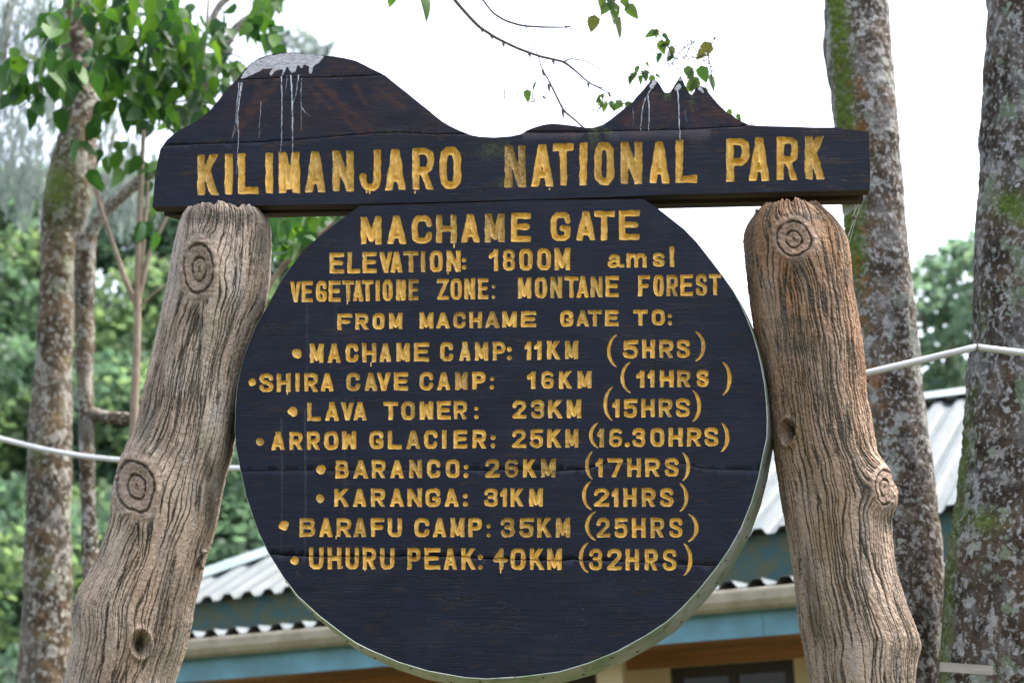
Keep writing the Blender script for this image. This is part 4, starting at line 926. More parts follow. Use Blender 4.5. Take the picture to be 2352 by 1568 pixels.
# right trunks
Y4 = 7.0
t4 = tag(empty('mossy_tree'), 'pale spotted tree trunk with a bright green moss stripe, directly behind the right post', 'tree')
trunk('trunk', [(-60, 1894, 2038), (0, 1895, 2041), (90, 1893, 2046), (110, 1890, 2047), (180, 1902, 2052), (300, 1920, 2062), (400, 1932, 2072), (520, 1942, 2080), (600, 1952, 2088), (700, 1962, 2100), (800, 1975, 2112), (1000, 1990, 2132), (1150, 2000, 2152), (1250, 2005, 2162), (1350, 2008, 2169), (1450, 2008, 2166), (1568, 2010, 2160), (1600, 2010, 2160)], Y4, M['bark_b'], t4, cols=190, nrow=420, dimp=.010, ztop=5.6, seed=21,
      moss=lambda px, py, PH: 1.35 * np.exp(-((px - (1925 + (py) * .075)) / 21) ** 2) * (sstep(700, 560, py) + .1) * (np.sin(PH) < .2), rust=lambda px, py, PH: .9 * np.exp(-((px - (1955 + py * .06)) / 24) ** 2) * sstep(1100, 900, py) * (py > 100))
t5 = tag(empty('dark_tree'), 'broad dark trunk blotched with lichen at the right edge, tied to the white pipe', 'tree')
trunk('trunk', [(-60, 2271, 2520), (0, 2270, 2520), (200, 2262, 2522), (300, 2255, 2524), (420, 2248, 2526), (520, 2244, 2528), (700, 2240, 2530), (800, 2236, 2532), (950, 2224, 2536), (1050, 2213, 2542), (1200, 2198, 2548), (1260, 2186, 2550), (1350, 2180, 2555), (1440, 2172, 2560), (1568, 2160, 2566), (1600, 2156, 2568)], 6.6, M['bark_c'], t5, cols=260, nrow=420, dimp=.014, ztop=5.4, seed=33,
      moss=lambda px, py, PH: .75 * np.exp(-((px - np.interp(py, [950, 1300, 1568], [2226, 2185, 2170])) / 14) ** 2) * sstep(900, 1000, py) + 1.1 * np.exp(-((px - 2320) / 40) ** 2 - ((py - 470) / 30) ** 2) + .9 * np.exp(-((px - 2260) / 40) ** 2 - ((py - 1200) / 25) ** 2))

# ------------------------------------------------------------------ leaves
def leaf_shape(L=1.0, W=.62, fold=.18, curl=.25, n=6, heart=.12):
    """pointed ovate leaf hanging from the origin along -Z; two rows of quads each side of the midrib"""
    ts = np.linspace(0, 1, n); V = []; 
    for t in ts:
        w = W / 2 * (math.sin(math.pi * min(1, t * 1.0) ** .62)) ** .8 * (1 - .25 * t) if 0 < t < 1 else 0
        zc = -t * L; yc = curl * t * t * L
        V += [(-w, yc + fold * w, zc + (heart * L if t < .25 and t > 0 else 0) * .5), (0, yc, zc), (w, yc + fold * w, zc + (heart * L if t < .25 and t > 0 else 0) * .5)]
    F = []
    for i in range(n - 1):
        a = 3 * i; F += [(a, a + 1, a + 4, a + 3), (a + 1, a + 2, a + 5, a + 4)]
    return np.array(V), np.array(F)
LV, LF = leaf_shape()
leaf_meshes = []
for k, (w_, f_, c_) in enumerate(((.62, .15, .2), (.72, .3, .05), (.55, .1, .35), (.68, .4, .2))):
    v, f = leaf_shape(1, w_, f_, c_); leaf_meshes.append(mesh_np('leaf', v, [tuple(q) for q in f], M['leaf'], True))
def rot_mats(n, tilt, rng, az=None):
    az = rng.uniform(0, 2 * math.pi, n) if az is None else az; tl = rng.normal(0, tilt, n); rl_ = rng.normal(0, tilt * .8, n)
    out = np.zeros((n, 3, 3))
    for i in range(n):
        out[i] = np.array((Matrix.Rotation(az[i], 3, 'Z') @ Matrix.Rotation(tl[i], 3, 'X') @ Matrix.Rotation(rl_[i], 3, 'Y')))
    return out
def scatter_leaf_mesh(name, P, R, S, mat, parent=None, base=(LV, LF), tint=None):
    V0, F0 = base; n = len(P)
    V = np.einsum('nij,vj->nvi', R, V0) * S[:, None, None] + P[:, None, :]
    F = (F0[None] + (np.arange(n) * len(V0))[:, None, None]).reshape(-1, F0.shape[1])
    tint = RNG.uniform(0, 1, n) if tint is None else tint
    return obj(name, mesh_np(name, V.reshape(-1, 3), F, mat, False, {'tint': np.repeat(tint, len(V0))}), parent)
rng = np.random.default_rng(5)
# clusters (px, py, rx, ry, n, Ymin, Ymax, size)
CL = [(330, 60, 130, 80, 95, 6.2, 7.0, .095), (520, 90, 70, 60, 16, 6.3, 7.0, .09), (250, 150, 60, 70, 26, 6.4, 7.0, .1), (370, 150, 105, 75, 100, 6.3, 7.2, .09), (430, 230, 70, 60, 56, 6.4, 7.2, .085), (300, 240, 80, 40, 34, 6.4, 7.2, .09), (360, 290, 60, 25, 16, 6.4, 7.2, .08),
      (120, 85, 42, 45, 11, 6.0, 6.5, .105), (40, 165, 38, 38, 12, 6.0, 6.5, .105), (130, 165, 50, 40, 15, 6.0, 6.6, .1), (75, 225, 70, 30, 13, 6.1, 6.6, .09), (190, 210, 45, 50, 16, 6.0, 6.6, .1), (170, 35, 60, 30, 10, 6.2, 6.8, .09), (235, 300, 35, 30, 7, 6.3, 6.8, .08), (120, 280, 50, 25, 6, 6.3, 6.8, .09),
      (600, 70, 35, 50, 13, 6.4, 6.9, .09), (635, 100, 15, 30, 4, 6.4, 6.9, .09), (610, 20, 30, 20, 7, 6.4, 6.9, .08), (480, 190, 50, 60, 24, 6.5, 7.2, .085), (520, 160, 35, 40, 12, 6.4, 7.2, .08), (180, 350, 25, 25, 3, 6.2, 6.4, .085), (205, 410, 15, 30, 2, 6.2, 6.3, .1), (355, 430, 35, 45, 6, 6.4, 6.8, .1), (355, 530, 30, 30, 3, 6.3, 6.6, .11), (300, 390, 40, 40, 5, 6.5, 6.8, .09), (280, 340, 40, 25, 4, 6.5, 6.8, .08), (240, 390, 25, 25, 3, 6.4, 6.8, .07), (420, 300, 40, 30, 10, 6.5, 7.0, .08),
      (700, 520, 80, 25, 24, 6.2, 6.9, .09), (660, 580, 35, 40, 12, 6.2, 6.9, .085), (720, 560, 40, 25, 12, 6.2, 6.9, .085), (635, 520, 18, 30, 5, 6.2, 6.9, .085), (790, 500, 40, 18, 6, 6.2, 6.9, .085)]
LP = []; LS = []; LZ = []
for (px, py, rx, ry, n, y0, y1, s) in CL:
    for _ in range(int(n * 1.3)):
        a_ = rng.uniform(0, 2 * math.pi); r_ = math.sqrt(rng.uniform(0, 1)); Yq = rng.uniform(y0, y1)
        LP.append(at(px + rx * r_ * math.cos(a_), py + ry * r_ * math.sin(a_) - 26, Yq * FK)); LS.append(s * .86 * FK * rng.uniform(.85, 1.5))
LP = np.array(LP); LS = np.array(LS); order = rng.permutation(len(LP)); LP, LS = LP[order], LS[order]
LR = rot_mats(len(LP), .45, rng, rng.normal(0, .9, len(LP)) + rng.choice([0, math.pi], len(LP)))
NPART = 280
t2c = 0
for i in range(min(NPART, len(LP))):
    o = obj('leaf', leaf_meshes[i % 4], t2); mw = Matrix(LR[i].tolist()).to_4x4() * 1.0
    o.matrix_world = Matrix.Translation(LP[i].tolist()) @ Matrix(LR[i].tolist()).to_4x4() @ Matrix.Scale(float(LS[i]), 4)
if len(LP) > NPART:
    o = scatter_leaf_mesh('foliage', LP[NPART:], LR[NPART:], LS[NPART:], M['leaf'], t2); tag(o, kind='stuff')
# small twigs feeding the leaf mass
tw = []
for k in range(26):
    cx_, cy_ = random.choice([(330, 80), (380, 160), (260, 170), (430, 230), (500, 120), (120, 120), (90, 200)]); a0 = random.uniform(0, 6.28); L_ = random.uniform(40, 110)
    p = [(cx_ + L_ * t * math.cos(a0 + t * .5), cy_ + L_ * t * math.sin(a0 + t * .5) * .8) for t in (0, .35, .7, 1)]
    q = smooth_path(np.array(p), 9); W_ = at(q[:, 0], q[:, 1], random.uniform(6.6, 7.0) * FK); tw.append(tube_arrays(W_, np.linspace(.007, .003, 9), 5))
V, F = join(*tw); tag(obj('twigs', mesh_np('twigs', V, F, M['twig']), t2), kind='stuff')

# ------------------------------------------------------------------ bare twigs and leaf sprays against the sky
hb = tag(empty('hanging_branch'), 'long thin bare branch curving down across the white sky', 'branch')
def twig(pts, Y, r, parent, n=None, seg=6):
    o = branch(pts, Y, r, M['twig'], parent, 'twig', seg, n or len(pts) * 7, 0, .0)
    return o
YB = 5.9
twig([(1030, -30), (1044, 0), (1070, 30), (1100, 62), (1140, 88), (1190, 112), (1240, 130), (1296, 142), (1330, 170), (1352, 190), (1395, 212), (1425, 240)], YB, [.008, .0076, .0072, .007, .0064, .006, .0056, .0056, .004, .0035, .0025, .0015], hb, 80)
twig([(1296, 142), (1310, 135), (1345, 140), (1390, 165), (1440, 178)], YB, [.004, .003, .0022, .002, .0015], hb)
twig([(1352, 190), (1380, 202), (1425, 200)], YB, [.003, .002, .0015], hb)
for (x, y) in ((1105, 66), (1128, 82), (1155, 100), (1215, 124), (1270, 140), (1350, 192), (1398, 213)):
    twig([(x, y), (x + 3, y + 5), (x + 2, y + 12)], YB, [.006, .004, .0008], hb, 6)
hb2 = tag(empty('hanging_branch'), 'short thin bare branch with an upturned tip at top centre of the sky', 'branch')
twig([(1095, -30), (1110, 2), (1132, 30), (1160, 48), (1200, 60), (1255, 63), (1300, 63), (1318, 61)], YB + .1, [.004, .0045, .0045, .005, .005, .0045, .003, .001], hb2, 50)
twig([(1298, 63), (1303, 62), (1310, 60)], YB + .1, [.007, .005, .001], hb2, 6)
hb3 = tag(empty('hanging_branch'), 'knobbly twig dropping steeply behind the valley between the mountain outlines', 'branch')
twig([(1186, -20), (1200, 35), (1212, 75), (1226, 105), (1235, 125), (1245, 160), (1258, 180), (1275, 215), (1295, 255), (1320, 275), (1345, 298), (1360, 320)], YB + .2, [.0015, .0018, .002, .0022, .0022, .003, .004, .0045, .005, .0045, .004, .004], hb3, 70)
for (x, y, s) in ((1247, 163, 1), (1260, 197, 1.2), (1292, 253, 1.6)): twig([(x, y - 4), (x, y + 2), (x + 3, y + 14 * s)], YB + .2, [.004, .008, .001], hb3, 6)
def sky_leaf(px, py, ang, L, mat, parent, Y=6.0, yaw=0.0, me_k=0):
    base = leaf_meshes[me_k % 4]; key = (mat.name, me_k % 4)
    if key not in SKM: m = base.copy(); m.materials.clear(); m.materials.append(mat); SKM[key] = m
    o = obj('leaf', SKM[key], parent); s = L * 1.18 / FX * Y
    o.matrix_world = Matrix.Translation(at(px, py, Y).tolist()) @ Matrix.Rotation(math.radians(ang), 4, 'Y') @ Matrix.Rotation(yaw, 4, 'Z') @ Matrix.Scale(s, 4)
SKM = {}
# ang: 0 hangs down; positive rotates the tip towards the left of the picture
def spray(label, leaves, berries, tws, Y=6.0):
    e = tag(empty('leafy_twig'), label, 'branch')
    for (px, py, ang, L, kind) in leaves: sky_leaf(px, py, ang, L, M[kind], e, Y, rng.normal(0, .5), int(rng.integers(4)))
    for t_ in tws: twig(t_, Y, [.0025] * (len(t_) - 1) + [.001], e, len(t_) * 4, 5)
    if berries:
        VF = []
        for (px, py, rx, ry, n) in berries:
            for _ in range(int(n * .45)):
                a_ = rng.uniform(0, 6.28); r_ = math.sqrt(rng.uniform()); c_ = at(px + rx * r_ * math.cos(a_), py + ry * r_ * math.sin(a_), Y + rng.uniform(-.03, .03)); r0 = rng.uniform(.0035, .006)
                VF.append(([c_ + r0 * np.array(v) for v in ((1, 0, 0), (-1, 0, 0), (0, 1, 0), (0, -1, 0), (0, 0, 1), (0, 0, -1))], [(0, 2, 4), (2, 1, 4), (1, 3, 4), (3, 0, 4), (2, 0, 5), (1, 2, 5), (3, 1, 5), (0, 3, 5)]))
        V, F = join(*VF); tag(obj('berries', mesh_np('berries', V, F, M['berry'], True), e), kind='stuff')
spray('green leaf pair hanging into the top edge left of the long bare branch', [(972, -22, -20, 68, 'leaf_sky'), (905, -25, 15, 42, 'leaf'), (930, -22, -60, 28, 'leaf_sky')], [], [[(900, -30), (930, -22), (972, -22)]])
spray('yellowing heart-shaped leaves with pale seed clusters at the top of the sky', [(1366, 34, 12, 42, 'leaf_yellow'), (1425, 38, -8, 52, 'leaf_yellow'), (1398, 5, 30, 36, 'leaf_sky'), (1412, 5, -5, 48, 'leaf_sky'), (1385, -10, 10, 30, 'leaf_sky'), (1440, 8, -35, 42, 'leaf_sky'), (1430, -8, -20, 30, 'leaf_sky'), (1405, -15, 0, 40, 'leaf')], [(1418, 35, 16, 22, 26)], [[(1400, -40), (1405, 0), (1415, 40)], [(1405, 0), (1366, 34)], [(1405, 0), (1440, 8)]])
spray('small green leaves and seed clusters above the middle jagged peak', [(1508, 70, 60, 30, 'leaf_sky'), (1508, 66, 5, 22, 'leaf_sky'), (1515, 92, -15, 34, 'leaf_sky'), (1540, 98, 60, 26, 'leaf_sky'), (1516, 120, 20, 26, 'leaf'), (1545, 105, 5, 30, 'leaf_sky'), (1535, 88, 0, 20, 'leaf_sky'), (1533, 118, 10, 24, 'leaf_sky'), (1522, 76, -40, 22, 'leaf_sky'), (1544, 122, 30, 24, 'leaf')], [(1560, 118, 28, 20, 60), (1545, 150, 18, 10, 20), (1510, 115, 12, 10, 10)], [[(1506, 66), (1525, 100), (1545, 120), (1560, 122)], [(1560, 122), (1540, 150), (1520, 165)], [(1560, 122), (1585, 100), (1595, 90)]])
spray('yellow-green leaves with seed clusters above the right jagged peak', [(1634, 98, 40, 50, 'leaf_yellow'), (1640, 92, 200, 10, 'leaf_sky'), (1610, 150, -15, 42, 'leaf'), (1580, 150, -15, 38, 'leaf_sky'), (1633, 170, -15, 40, 'leaf_sky'), (1605, 178, 40, 44, 'leaf_sky'), (1596, 182, 20, 30, 'leaf_sky'), (1620, 200, 10, 26, 'leaf_sky'), (1590, 160, 30, 24, 'leaf_sky')], [(1600, 130, 30, 20, 70), (1585, 100, 25, 9, 30), (1630, 150, 14, 22, 26)], [[(1640, 90), (1625, 120), (1600, 135), (1575, 130)], [(1625, 120), (1635, 170), (1636, 200)], [(1575, 130), (1590, 95), (1620, 90)]])
spray('tiny leaf spray with a seed cluster over the dip, right of the steep twig', [(1465, 150, 20, 24, 'leaf_sky'), (1458, 166, 30, 26, 'leaf_sky'), (1480, 160, -10, 28, 'leaf_sky'), (1494, 172, -15, 30, 'leaf_sky'), (1450, 172, 15, 24, 'leaf_sky'), (1505, 170, -60, 16, 'leaf_sky'), (1484, 142, -20, 14, 'leaf_sky'), (1470, 172, -10, 22, 'leaf_sky')], [(1483, 168, 12, 9, 26)], [[(1440, 178), (1465, 170), (1490, 168)]])
spray('small leaf spray touching the slope left of the jagged peaks', [(1428, 230, 35, 28, 'leaf_sky'), (1440, 232, -20, 30, 'leaf_sky'), (1455, 236, 60, 26, 'leaf_sky'), (1415, 272, 30, 20, 'leaf'), (1460, 232, -40, 20, 'leaf_sky')], [(1433, 248, 8, 8, 12)], [[(1425, 240), (1445, 234), (1460, 240)]])
spray('small leaf spray hanging low over the dip between the mountains', [(1380, 218, 25, 22, 'leaf_sky'), (1372, 226, -20, 26, 'leaf_sky'), (1392, 232, 10, 26, 'leaf_sky'), (1404, 230, -20, 26, 'leaf_sky'), (1383, 214, -5, 14, 'leaf_sky')], [(1370, 250, 10, 12, 16), (1382, 240, 8, 8, 8)], [[(1385, 216), (1383, 240), (1360, 268)]])
spray('single round green leaf with a seed cluster left of the steep twig', [(1210, 205, -5, 30, 'leaf_sky'), (1232, 190, 20, 18, 'leaf_sky'), (1246, 220, -45, 12, 'leaf_sky')], [(1222, 228, 9, 10, 20)], [[(1232, 188), (1222, 212), (1225, 240)], [(1158, 205), (1160, 225), (1152, 240)], [(1190, 215), (1182, 235)]])
spray('three small leaves peeping above the right shoulder of the header', [(1673, 250, -20, 18, 'leaf_sky'), (1692, 262, -25, 18, 'leaf_sky'), (1698, 272, -10, 10, 'leaf_sky'), (1628, 218, -20, 14, 'leaf_sky')], [], [[(1665, 262), (1680, 262), (1700, 285)]])

# ------------------------------------------------------------------ forest and far trees
QV = np.array([(-.5, 0, -.5), (.5, 0, -.35), (.42, .12, .5), (-.45, .1, .42)]); QF = np.array([(0, 1, 2, 3)])
def blob_cloud(centres, n_per, size, rng_, squash=.8):
    P = []; T = []
    for (c, r) in centres:
        n = int(n_per * r * r); v = rng_.normal(size=(n, 3)); v /= np.linalg.norm(v, axis=1)[:, None]; rad = r * rng_.uniform(.55, 1.0, n) ** .5
        lump = 1 + .28 * pnoise(v[:, 0] * 2.2 + c[0], v[:, 1] * 2.2 + c[1], v[:, 2] * 2.2)
        p = c + v * (rad * lump)[:, None] * np.array([1, 1, squash]); P.append(p); T.append(np.full(n, rng_.uniform(0, 1)) * .75 + rng_.uniform(0, .25, n))
    P = np.concatenate(P); T = np.concatenate(T); n = len(P)
    az = rng_.uniform(0, 6.28, n); tl = rng_.normal(-.5, .6, n); ca, sa, ct, st = np.cos(az), np.sin(az), np.cos(tl), np.sin(tl)
    R = np.zeros((n, 3, 3)); R[:, 0, 0] = ca; R[:, 0, 1] = -sa * ct; R[:, 0, 2] = sa * st; R[:, 1, 0] = sa; R[:, 1, 1] = ca * ct; R[:, 1, 2] = -ca * st; R[:, 2, 1] = st; R[:, 2, 2] = ct
    return P, R, rng_.uniform(.7, 1.3, n) * size, T
cent = []
for k in range(190):
    px = rng.uniform(-160, 900); py = rng.uniform(470, 1720) if px < 330 else rng.uniform(500, 1720); Yq = 19 + 9 * (1720 - py) / 1250 + rng.uniform(-1.5, 1.5)
    cent.append((at(px, py, Yq), rng.uniform(.55, 1.25)))
for k in range(26):
    px = rng.uniform(-120, 880); py = 480 + rng.uniform(-10, 50) - (25 if px < 110 else 0); cent.append((at(px, py, 27), rng.uniform(.5, .9)))
P, R, S, T = blob_cloud(cent, 900, .105, rng)
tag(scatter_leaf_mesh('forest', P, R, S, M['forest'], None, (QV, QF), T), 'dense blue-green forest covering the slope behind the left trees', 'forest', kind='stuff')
def crown_tree(name, label, centres, n_per, size, mat, trunk_pts, rad, Y, bmat):
    e = tag(empty(name), label, 'tree'); P, R, S, T = blob_cloud(centres, n_per, size, rng, .6)
    tag(scatter_leaf_mesh('crown', P, R, S, mat, e, (QV, QF), T), kind='stuff')
    for i, (pts, rr) in enumerate(zip(trunk_pts, rad)): branch(pts, Y, rr, bmat, e, 'trunk' if i == 0 else 'limb', 8)
    return e
YR = 20.0
cr = []
for (px, py, r) in ((2165, 600, .22), (2200, 580, .26), (2235, 570, .3), (2120, 620, .2), (2150, 640, .3), (2195, 630, .3), (2235, 640, .35), (2120, 680, .28), (2160, 700, .32), (2205, 690, .35), (2240, 700, .3), (2140, 720, .24), (2130, 765, .2), (2165, 790, .26), (2200, 785, .22), (2140, 800, .2), (2110, 790, .2), (2150, 880, .22), (2190, 890, .26), (2215, 870, .2), (2125, 850, .18), (2170, 905, .3), (2220, 905, .25), (2210, 840, .15), (2290, 600, .4), (2300, 700, .4), (2060, 660, .3), (2050, 760, .3), (2100, 900, .3), (2260, 800, .3), (2190, 740, .3), (2225, 760, .3), (2160, 830, .25), (2230, 850, .3), (2130, 900, .3), (2180, 860, .3)):
    cr.append((at(px, py, YR + rng.uniform(-.8, .8)), r))
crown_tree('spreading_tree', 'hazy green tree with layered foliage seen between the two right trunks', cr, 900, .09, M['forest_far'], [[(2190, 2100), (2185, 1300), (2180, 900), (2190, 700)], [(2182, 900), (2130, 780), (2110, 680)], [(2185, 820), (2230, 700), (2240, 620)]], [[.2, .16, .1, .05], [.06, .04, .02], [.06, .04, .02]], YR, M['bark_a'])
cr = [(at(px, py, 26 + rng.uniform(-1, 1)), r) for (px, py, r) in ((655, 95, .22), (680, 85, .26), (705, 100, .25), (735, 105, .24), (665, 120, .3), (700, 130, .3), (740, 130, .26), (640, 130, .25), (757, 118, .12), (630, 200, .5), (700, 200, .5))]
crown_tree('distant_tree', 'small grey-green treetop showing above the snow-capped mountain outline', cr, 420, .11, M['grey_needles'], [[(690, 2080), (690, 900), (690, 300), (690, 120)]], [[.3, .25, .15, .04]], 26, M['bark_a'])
# weeping conifers: drooping strands
def weeping(label, name, cols, Y, seed):
    rg = np.random.default_rng(seed); e = tag(empty(name), label, 'tree')
    P = []; S = []; 
    for (px, py0, py1, w, n) in cols:
        for _ in range(n):
            x = px + rg.normal(0, w); y0 = rg.uniform(py0, py1); L = rg.uniform(40, 130); m = int(L / 5)
            for k in range(m):
                P.append(at(x + 5 * math.sin(y0 + k * .3) + rg.normal(0, 3.5), y0 + k * 5, Y + rg.uniform(-.6, .6)))
    P = np.array(P); n = len(P); R = rot_mats(n, .25, rg); base = (QV * np.array([.22, 1, 1.0]), QF)
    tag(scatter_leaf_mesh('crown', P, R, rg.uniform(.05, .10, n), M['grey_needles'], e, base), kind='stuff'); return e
w1 = weeping('tall weeping grey-green conifer behind the far left leaves', 'weeping_tree', [(20, -60, 150, 30, 40), (75, -60, 110, 30, 38), (120, -60, 60, 18, 16), (30, 140, 300, 22, 24), (100, 100, 260, 22, 26), (70, 280, 400, 12, 22), (20, 330, 430, 22, 24), (120, 330, 430, 12, 12), (85, 390, 450, 40, 24), (-20, -60, 430, 20, 30)], 14, 3)
branch([(-60, 2070), (-55, 1200), (-40, 500), (10, 100), (40, -100)], 14, [.10, .08, .06, .04, .03], M['bark_a'], w1, 'trunk')
w2 = weeping('loose weeping grey-green conifer between the slim tree and the header', 'weeping_tree', [(250, 260, 420, 18, 22), (300, 300, 420, 20, 22), (340, 330, 420, 14, 10), (205, -40, 60, 14, 6), (290, 380, 470, 30, 20), (245, 120, 240, 14, 10), (560, 150, 190, 20, 6), (720, 560, 620, 25, 8)], 15, 8)
branch([(208, 2050), (204, 1200), (205, 600), (262, 300)], 15, [.05, .045, .035, .02], M['bark_a'], w2, 'trunk')

# ------------------------------------------------------------------ building
BY = math.radians(25); bu = np.array([math.cos(BY), -math.sin(BY), 0]); bn = np.array([math.sin(BY), math.cos(BY), 0])
BO = at(418, 1469, 11.8)
def bplane(px, py, off):
    r = rays(px, py); t = ((BO - CAM) @ bn + off) / (r @ bn); return CAM + r * t[..., None]
bx_ = bplane(1825, 1340, 0.0) - BO; bx_ /= np.linalg.norm(bx_); bz_ = np.cross(bx_, bn); bz_ /= np.linalg.norm(bz_)
if bz_[2] < 0: bz_ = -bz_
def BL(px, py, off):
    """pixel -> building-local (a, off, c)"""
    n2 = bn; P = bplane(px, py, off); d = P - BO; return np.array([d @ bx_, off, d @ bz_])
bmat = Matrix(((bx_[0], bn[0], bz_[0], BO[0]), (bx_[1], bn[1], bz_[1], BO[1]), (bx_[2], bn[2], bz_[2], BO[2]), (0, 0, 0, 1)))
bld = empty('gate_building'); bld.matrix_world = bmat
tag(bld, 'low building with pale corrugated roofs, blue fascia and brown soffit behind the sign', 'building')
zg = -BO[2] - .1
def B(name, V, F, mat, smooth=False, **kw): return obj(name, mesh_np(name, V, F, mat, smooth), bld)
M['roof'] = None
def roofm():
    t = NT('pale_sheet_roof', .6, .25); n = t.noise(3, t.map((2.5, .7, 1)), 5, .6); n2 = t.noise(20, None, 4)
    c = t.mix(t.ramp(n, [(.35, .0), (.7, 1.0)]), (.13, .155, .17), (.085, .105, .10)); c = t.mix(t.ramp(n2, [(.55, .0), (.75, .7)]), c, (.15, .15, .13))
    return t.done(c, .6, t.bump(n2, .2, .01), .0)
M['roof'] = roofm()
M['fascia'] = simple('blue_fascia_paint', (.15, .35, .45), .5, 0, (.11, .25, .30), 5, .1)
M['wallband'] = simple('mottled_green_paint', (.03, .085, .085), .7, 0, (.075, .085, .045), 13, .2, stops=(.42, .58))
M['flash'] = simple('grey_flashing', (.16, .22, .24), .5, .2, (.24, .30, .30), 4)
M['gutter'] = simple('beige_gutter', (.50, .45, .36), .45, 0, (.34, .30, .22), 6, .05)
M['cream'] = simple('cream_wall', (.70, .58, .36), .8, 0, (.60, .50, .32), 3)
M['dark'] = simple('dark_window_frame', (.022, .015, .012), .5, 0, (.03, .02, .015), 5)
M['pane'] = simple('dark_pane', (.012, .012, .014), .12, 0, (.02, .02, .02), 2)
a0 = BL(330, 1477, 0)[0] - .6; a1 = BL(1825, 1340, 0)[0] + 3.2
gt = 0.0; gb = BL(1000, 1450, 0)[2]
GH = .125
# gutter profile (half-round)
prof = [(0.0, 0.0), (-.012, -.004), (-.014, -.02), (-.005, -.07), (.02, -.105), (.06, -GH), (.11, -.11), (.12, 0.0), (.112, 0.0), (.10, -.10), (.06, -.115), (.03, -.098), (.004, -.06), (.0, -.01)]
def extrude(prof, x0, x1, y=0.0, z=0.0):
    n = len(prof); V = [(x0, y + p[0], z + p[1]) for p in prof] + [(x1, y + p[0], z + p[1]) for p in prof]
    return V, [(i, (i + 1) % n, (i + 1) % n + n, i + n) for i in range(n)] + [tuple(range(n))[::-1], tuple(range(n, 2 * n))]
B('gutter', *extrude(prof, a0, a1), M['gutter'])
def BB(name, x0, x1, y0, y1, z0, z1, mat):
    V, F = box_arrays(x0, x1, y0, y1, z0, z1); return B(name, V, F, mat)
f_bot = BL(784, 1537, .125)[2]
jts = np.linspace(a0, a1, 4)
jts[1] = BL(1750, 1400, .125)[0] ; jts[2] = jts[1] + 1.9
for k in range(3): BB('fascia_board', jts[k] + .002, jts[k + 1] - .002, .125, .150, f_bot, -.02, M['fascia'])
# soffit boards running along the eave
for k in range(7): BB('soffit_board', a0 + .02, a1 - .02, .153 + k * .115, .153 + k * .115 + .109, f_bot + .012 + (k % 2) * .003 + k * .004, f_bot + .032 + k * .004, M['timber_brown'])
YW = .153 + 7 * .115 + .02
# wall with openings
wtop = f_bot + .03
def opening(px0, px1): return BL(px0, 1540, YW)[0], BL(px1, 1540, YW)[0]
o1 = opening(1538, 1824); w_t = BL(1600, 1528, YW)[2]; w0 = opening(700, 1368)
sill = w_t - 1.3
for (x0, x1, z0, z1) in ((a0 + .2, w0[0], zg, wtop), (w0[1], o1[0], zg, wtop), (o1[1], a1 - .2, zg, wtop), (w0[0], w0[1], w_t, wtop), (o1[0], o1[1], w_t, wtop), (w0[0], w0[1], zg, sill), (o1[0], o1[1], zg, sill)): BB('wall_panel', x0, x1, YW, YW + .12, z0, z1, M['cream'])
for (x0, x1) in (o1, w0):
    fr = B('window', *join(box_arrays(x0, x1, YW + .03, YW + .09, w_t - .07, w_t), box_arrays(x0, x1, YW + .03, YW + .09, sill, sill + .07), box_arrays(x0, x0 + .07, YW + .032, YW + .088, sill + .07, w_t - .07), box_arrays(x1 - .07, x1, YW + .032, YW + .088, sill + .07, w_t - .07), box_arrays((x0 + x1) / 2 - .03, (x0 + x1) / 2 + .03, YW + .032, YW + .088, sill + .07, w_t - .07)), M['dark'])
    p_ = obj('pane', mesh_np('pane', *box_arrays(x0 + .07, x1 - .07, YW + .05, YW + .058, sill + .07, w_t - .07), M['pane']), fr)
BB('lintel', a0 + .22, a1 - .22, YW - .02, YW - .001, w_t + .002, w_t + .10, M['timber_brown'])
BB('post', BL(1372, 1560, .5)[0], BL(1430, 1560, .5)[0] , .50, .58, zg, f_bot + .01, M['cream'])
# lower corrugated sheets, eave edge rises over the gutter
def sheet(name, xa, xb, eave, top, pitch, amp, mat, parent, step=10, xtop=None):
    """corrugated sheet: eave(x)->(y,z), top(x)->(y,z)"""
    n = int((xb - xa) / pitch * step) + 1; xs = np.linspace(xa, xb, n); V = []
    for x in xs:
        c_ = math.sin(2 * math.pi * x / pitch); w_ = amp * (max(-.75, min(.75, c_ * 1.6)))
        (y0, z0), (y1, z1, x1) = eave(x), top(x)
        for k in (0, .5, 1): V.append((x + (x1 - x) * k, y0 + (y1 - y0) * k, z0 + (z1 - z0) * k + w_))
    for x in xs:
        c_ = math.sin(2 * math.pi * x / pitch); w_ = amp * (max(-.75, min(.75, c_ * 1.6))) - .004
        (y0, z0), (y1, z1, x1) = eave(x), top(x)
        for k in (0, .5, 1): V.append((x + (x1 - x) * k, y0 + (y1 - y0) * k, z0 + (z1 - z0) * k + w_))
    F = []
    for s_ in (0, n * 3):
        for i in range(n - 1):
            for k in range(2): a_ = s_ + i * 3 + k; F.append((a_, a_ + 3, a_ + 4, a_ + 1) if s_ == 0 else (a_, a_ + 1, a_ + 4, a_ + 3))
    for i in range(n - 1): a_ = i * 3; b_ = n * 3 + i * 3; F.append((a_, b_, b_ + 3, a_ + 3))
    return obj(name, mesh_np(name, V, F, mat, False), parent)
YU = .75      # depth of the upper fascia
z_le = BL(1000, 1400, .03)[2]
zl0 = .035
z_ub = BL(1730, 1318, YU)[2]      # bottom of the mottled band
zl1 = zl0 + .05
x = a0
while x < a1 - .2:
    xe = min(x + .88, a1); sheet('lower_roof_sheet', x, xe - .004, lambda q: (.02, zl0), lambda q: (YU + .3, zl1, q), .176, .030, M['roof'], bld); x += .88
ue = BL(1760, 1219, YU)[2]; ue_l = BL(447, 1379, YU)[2]
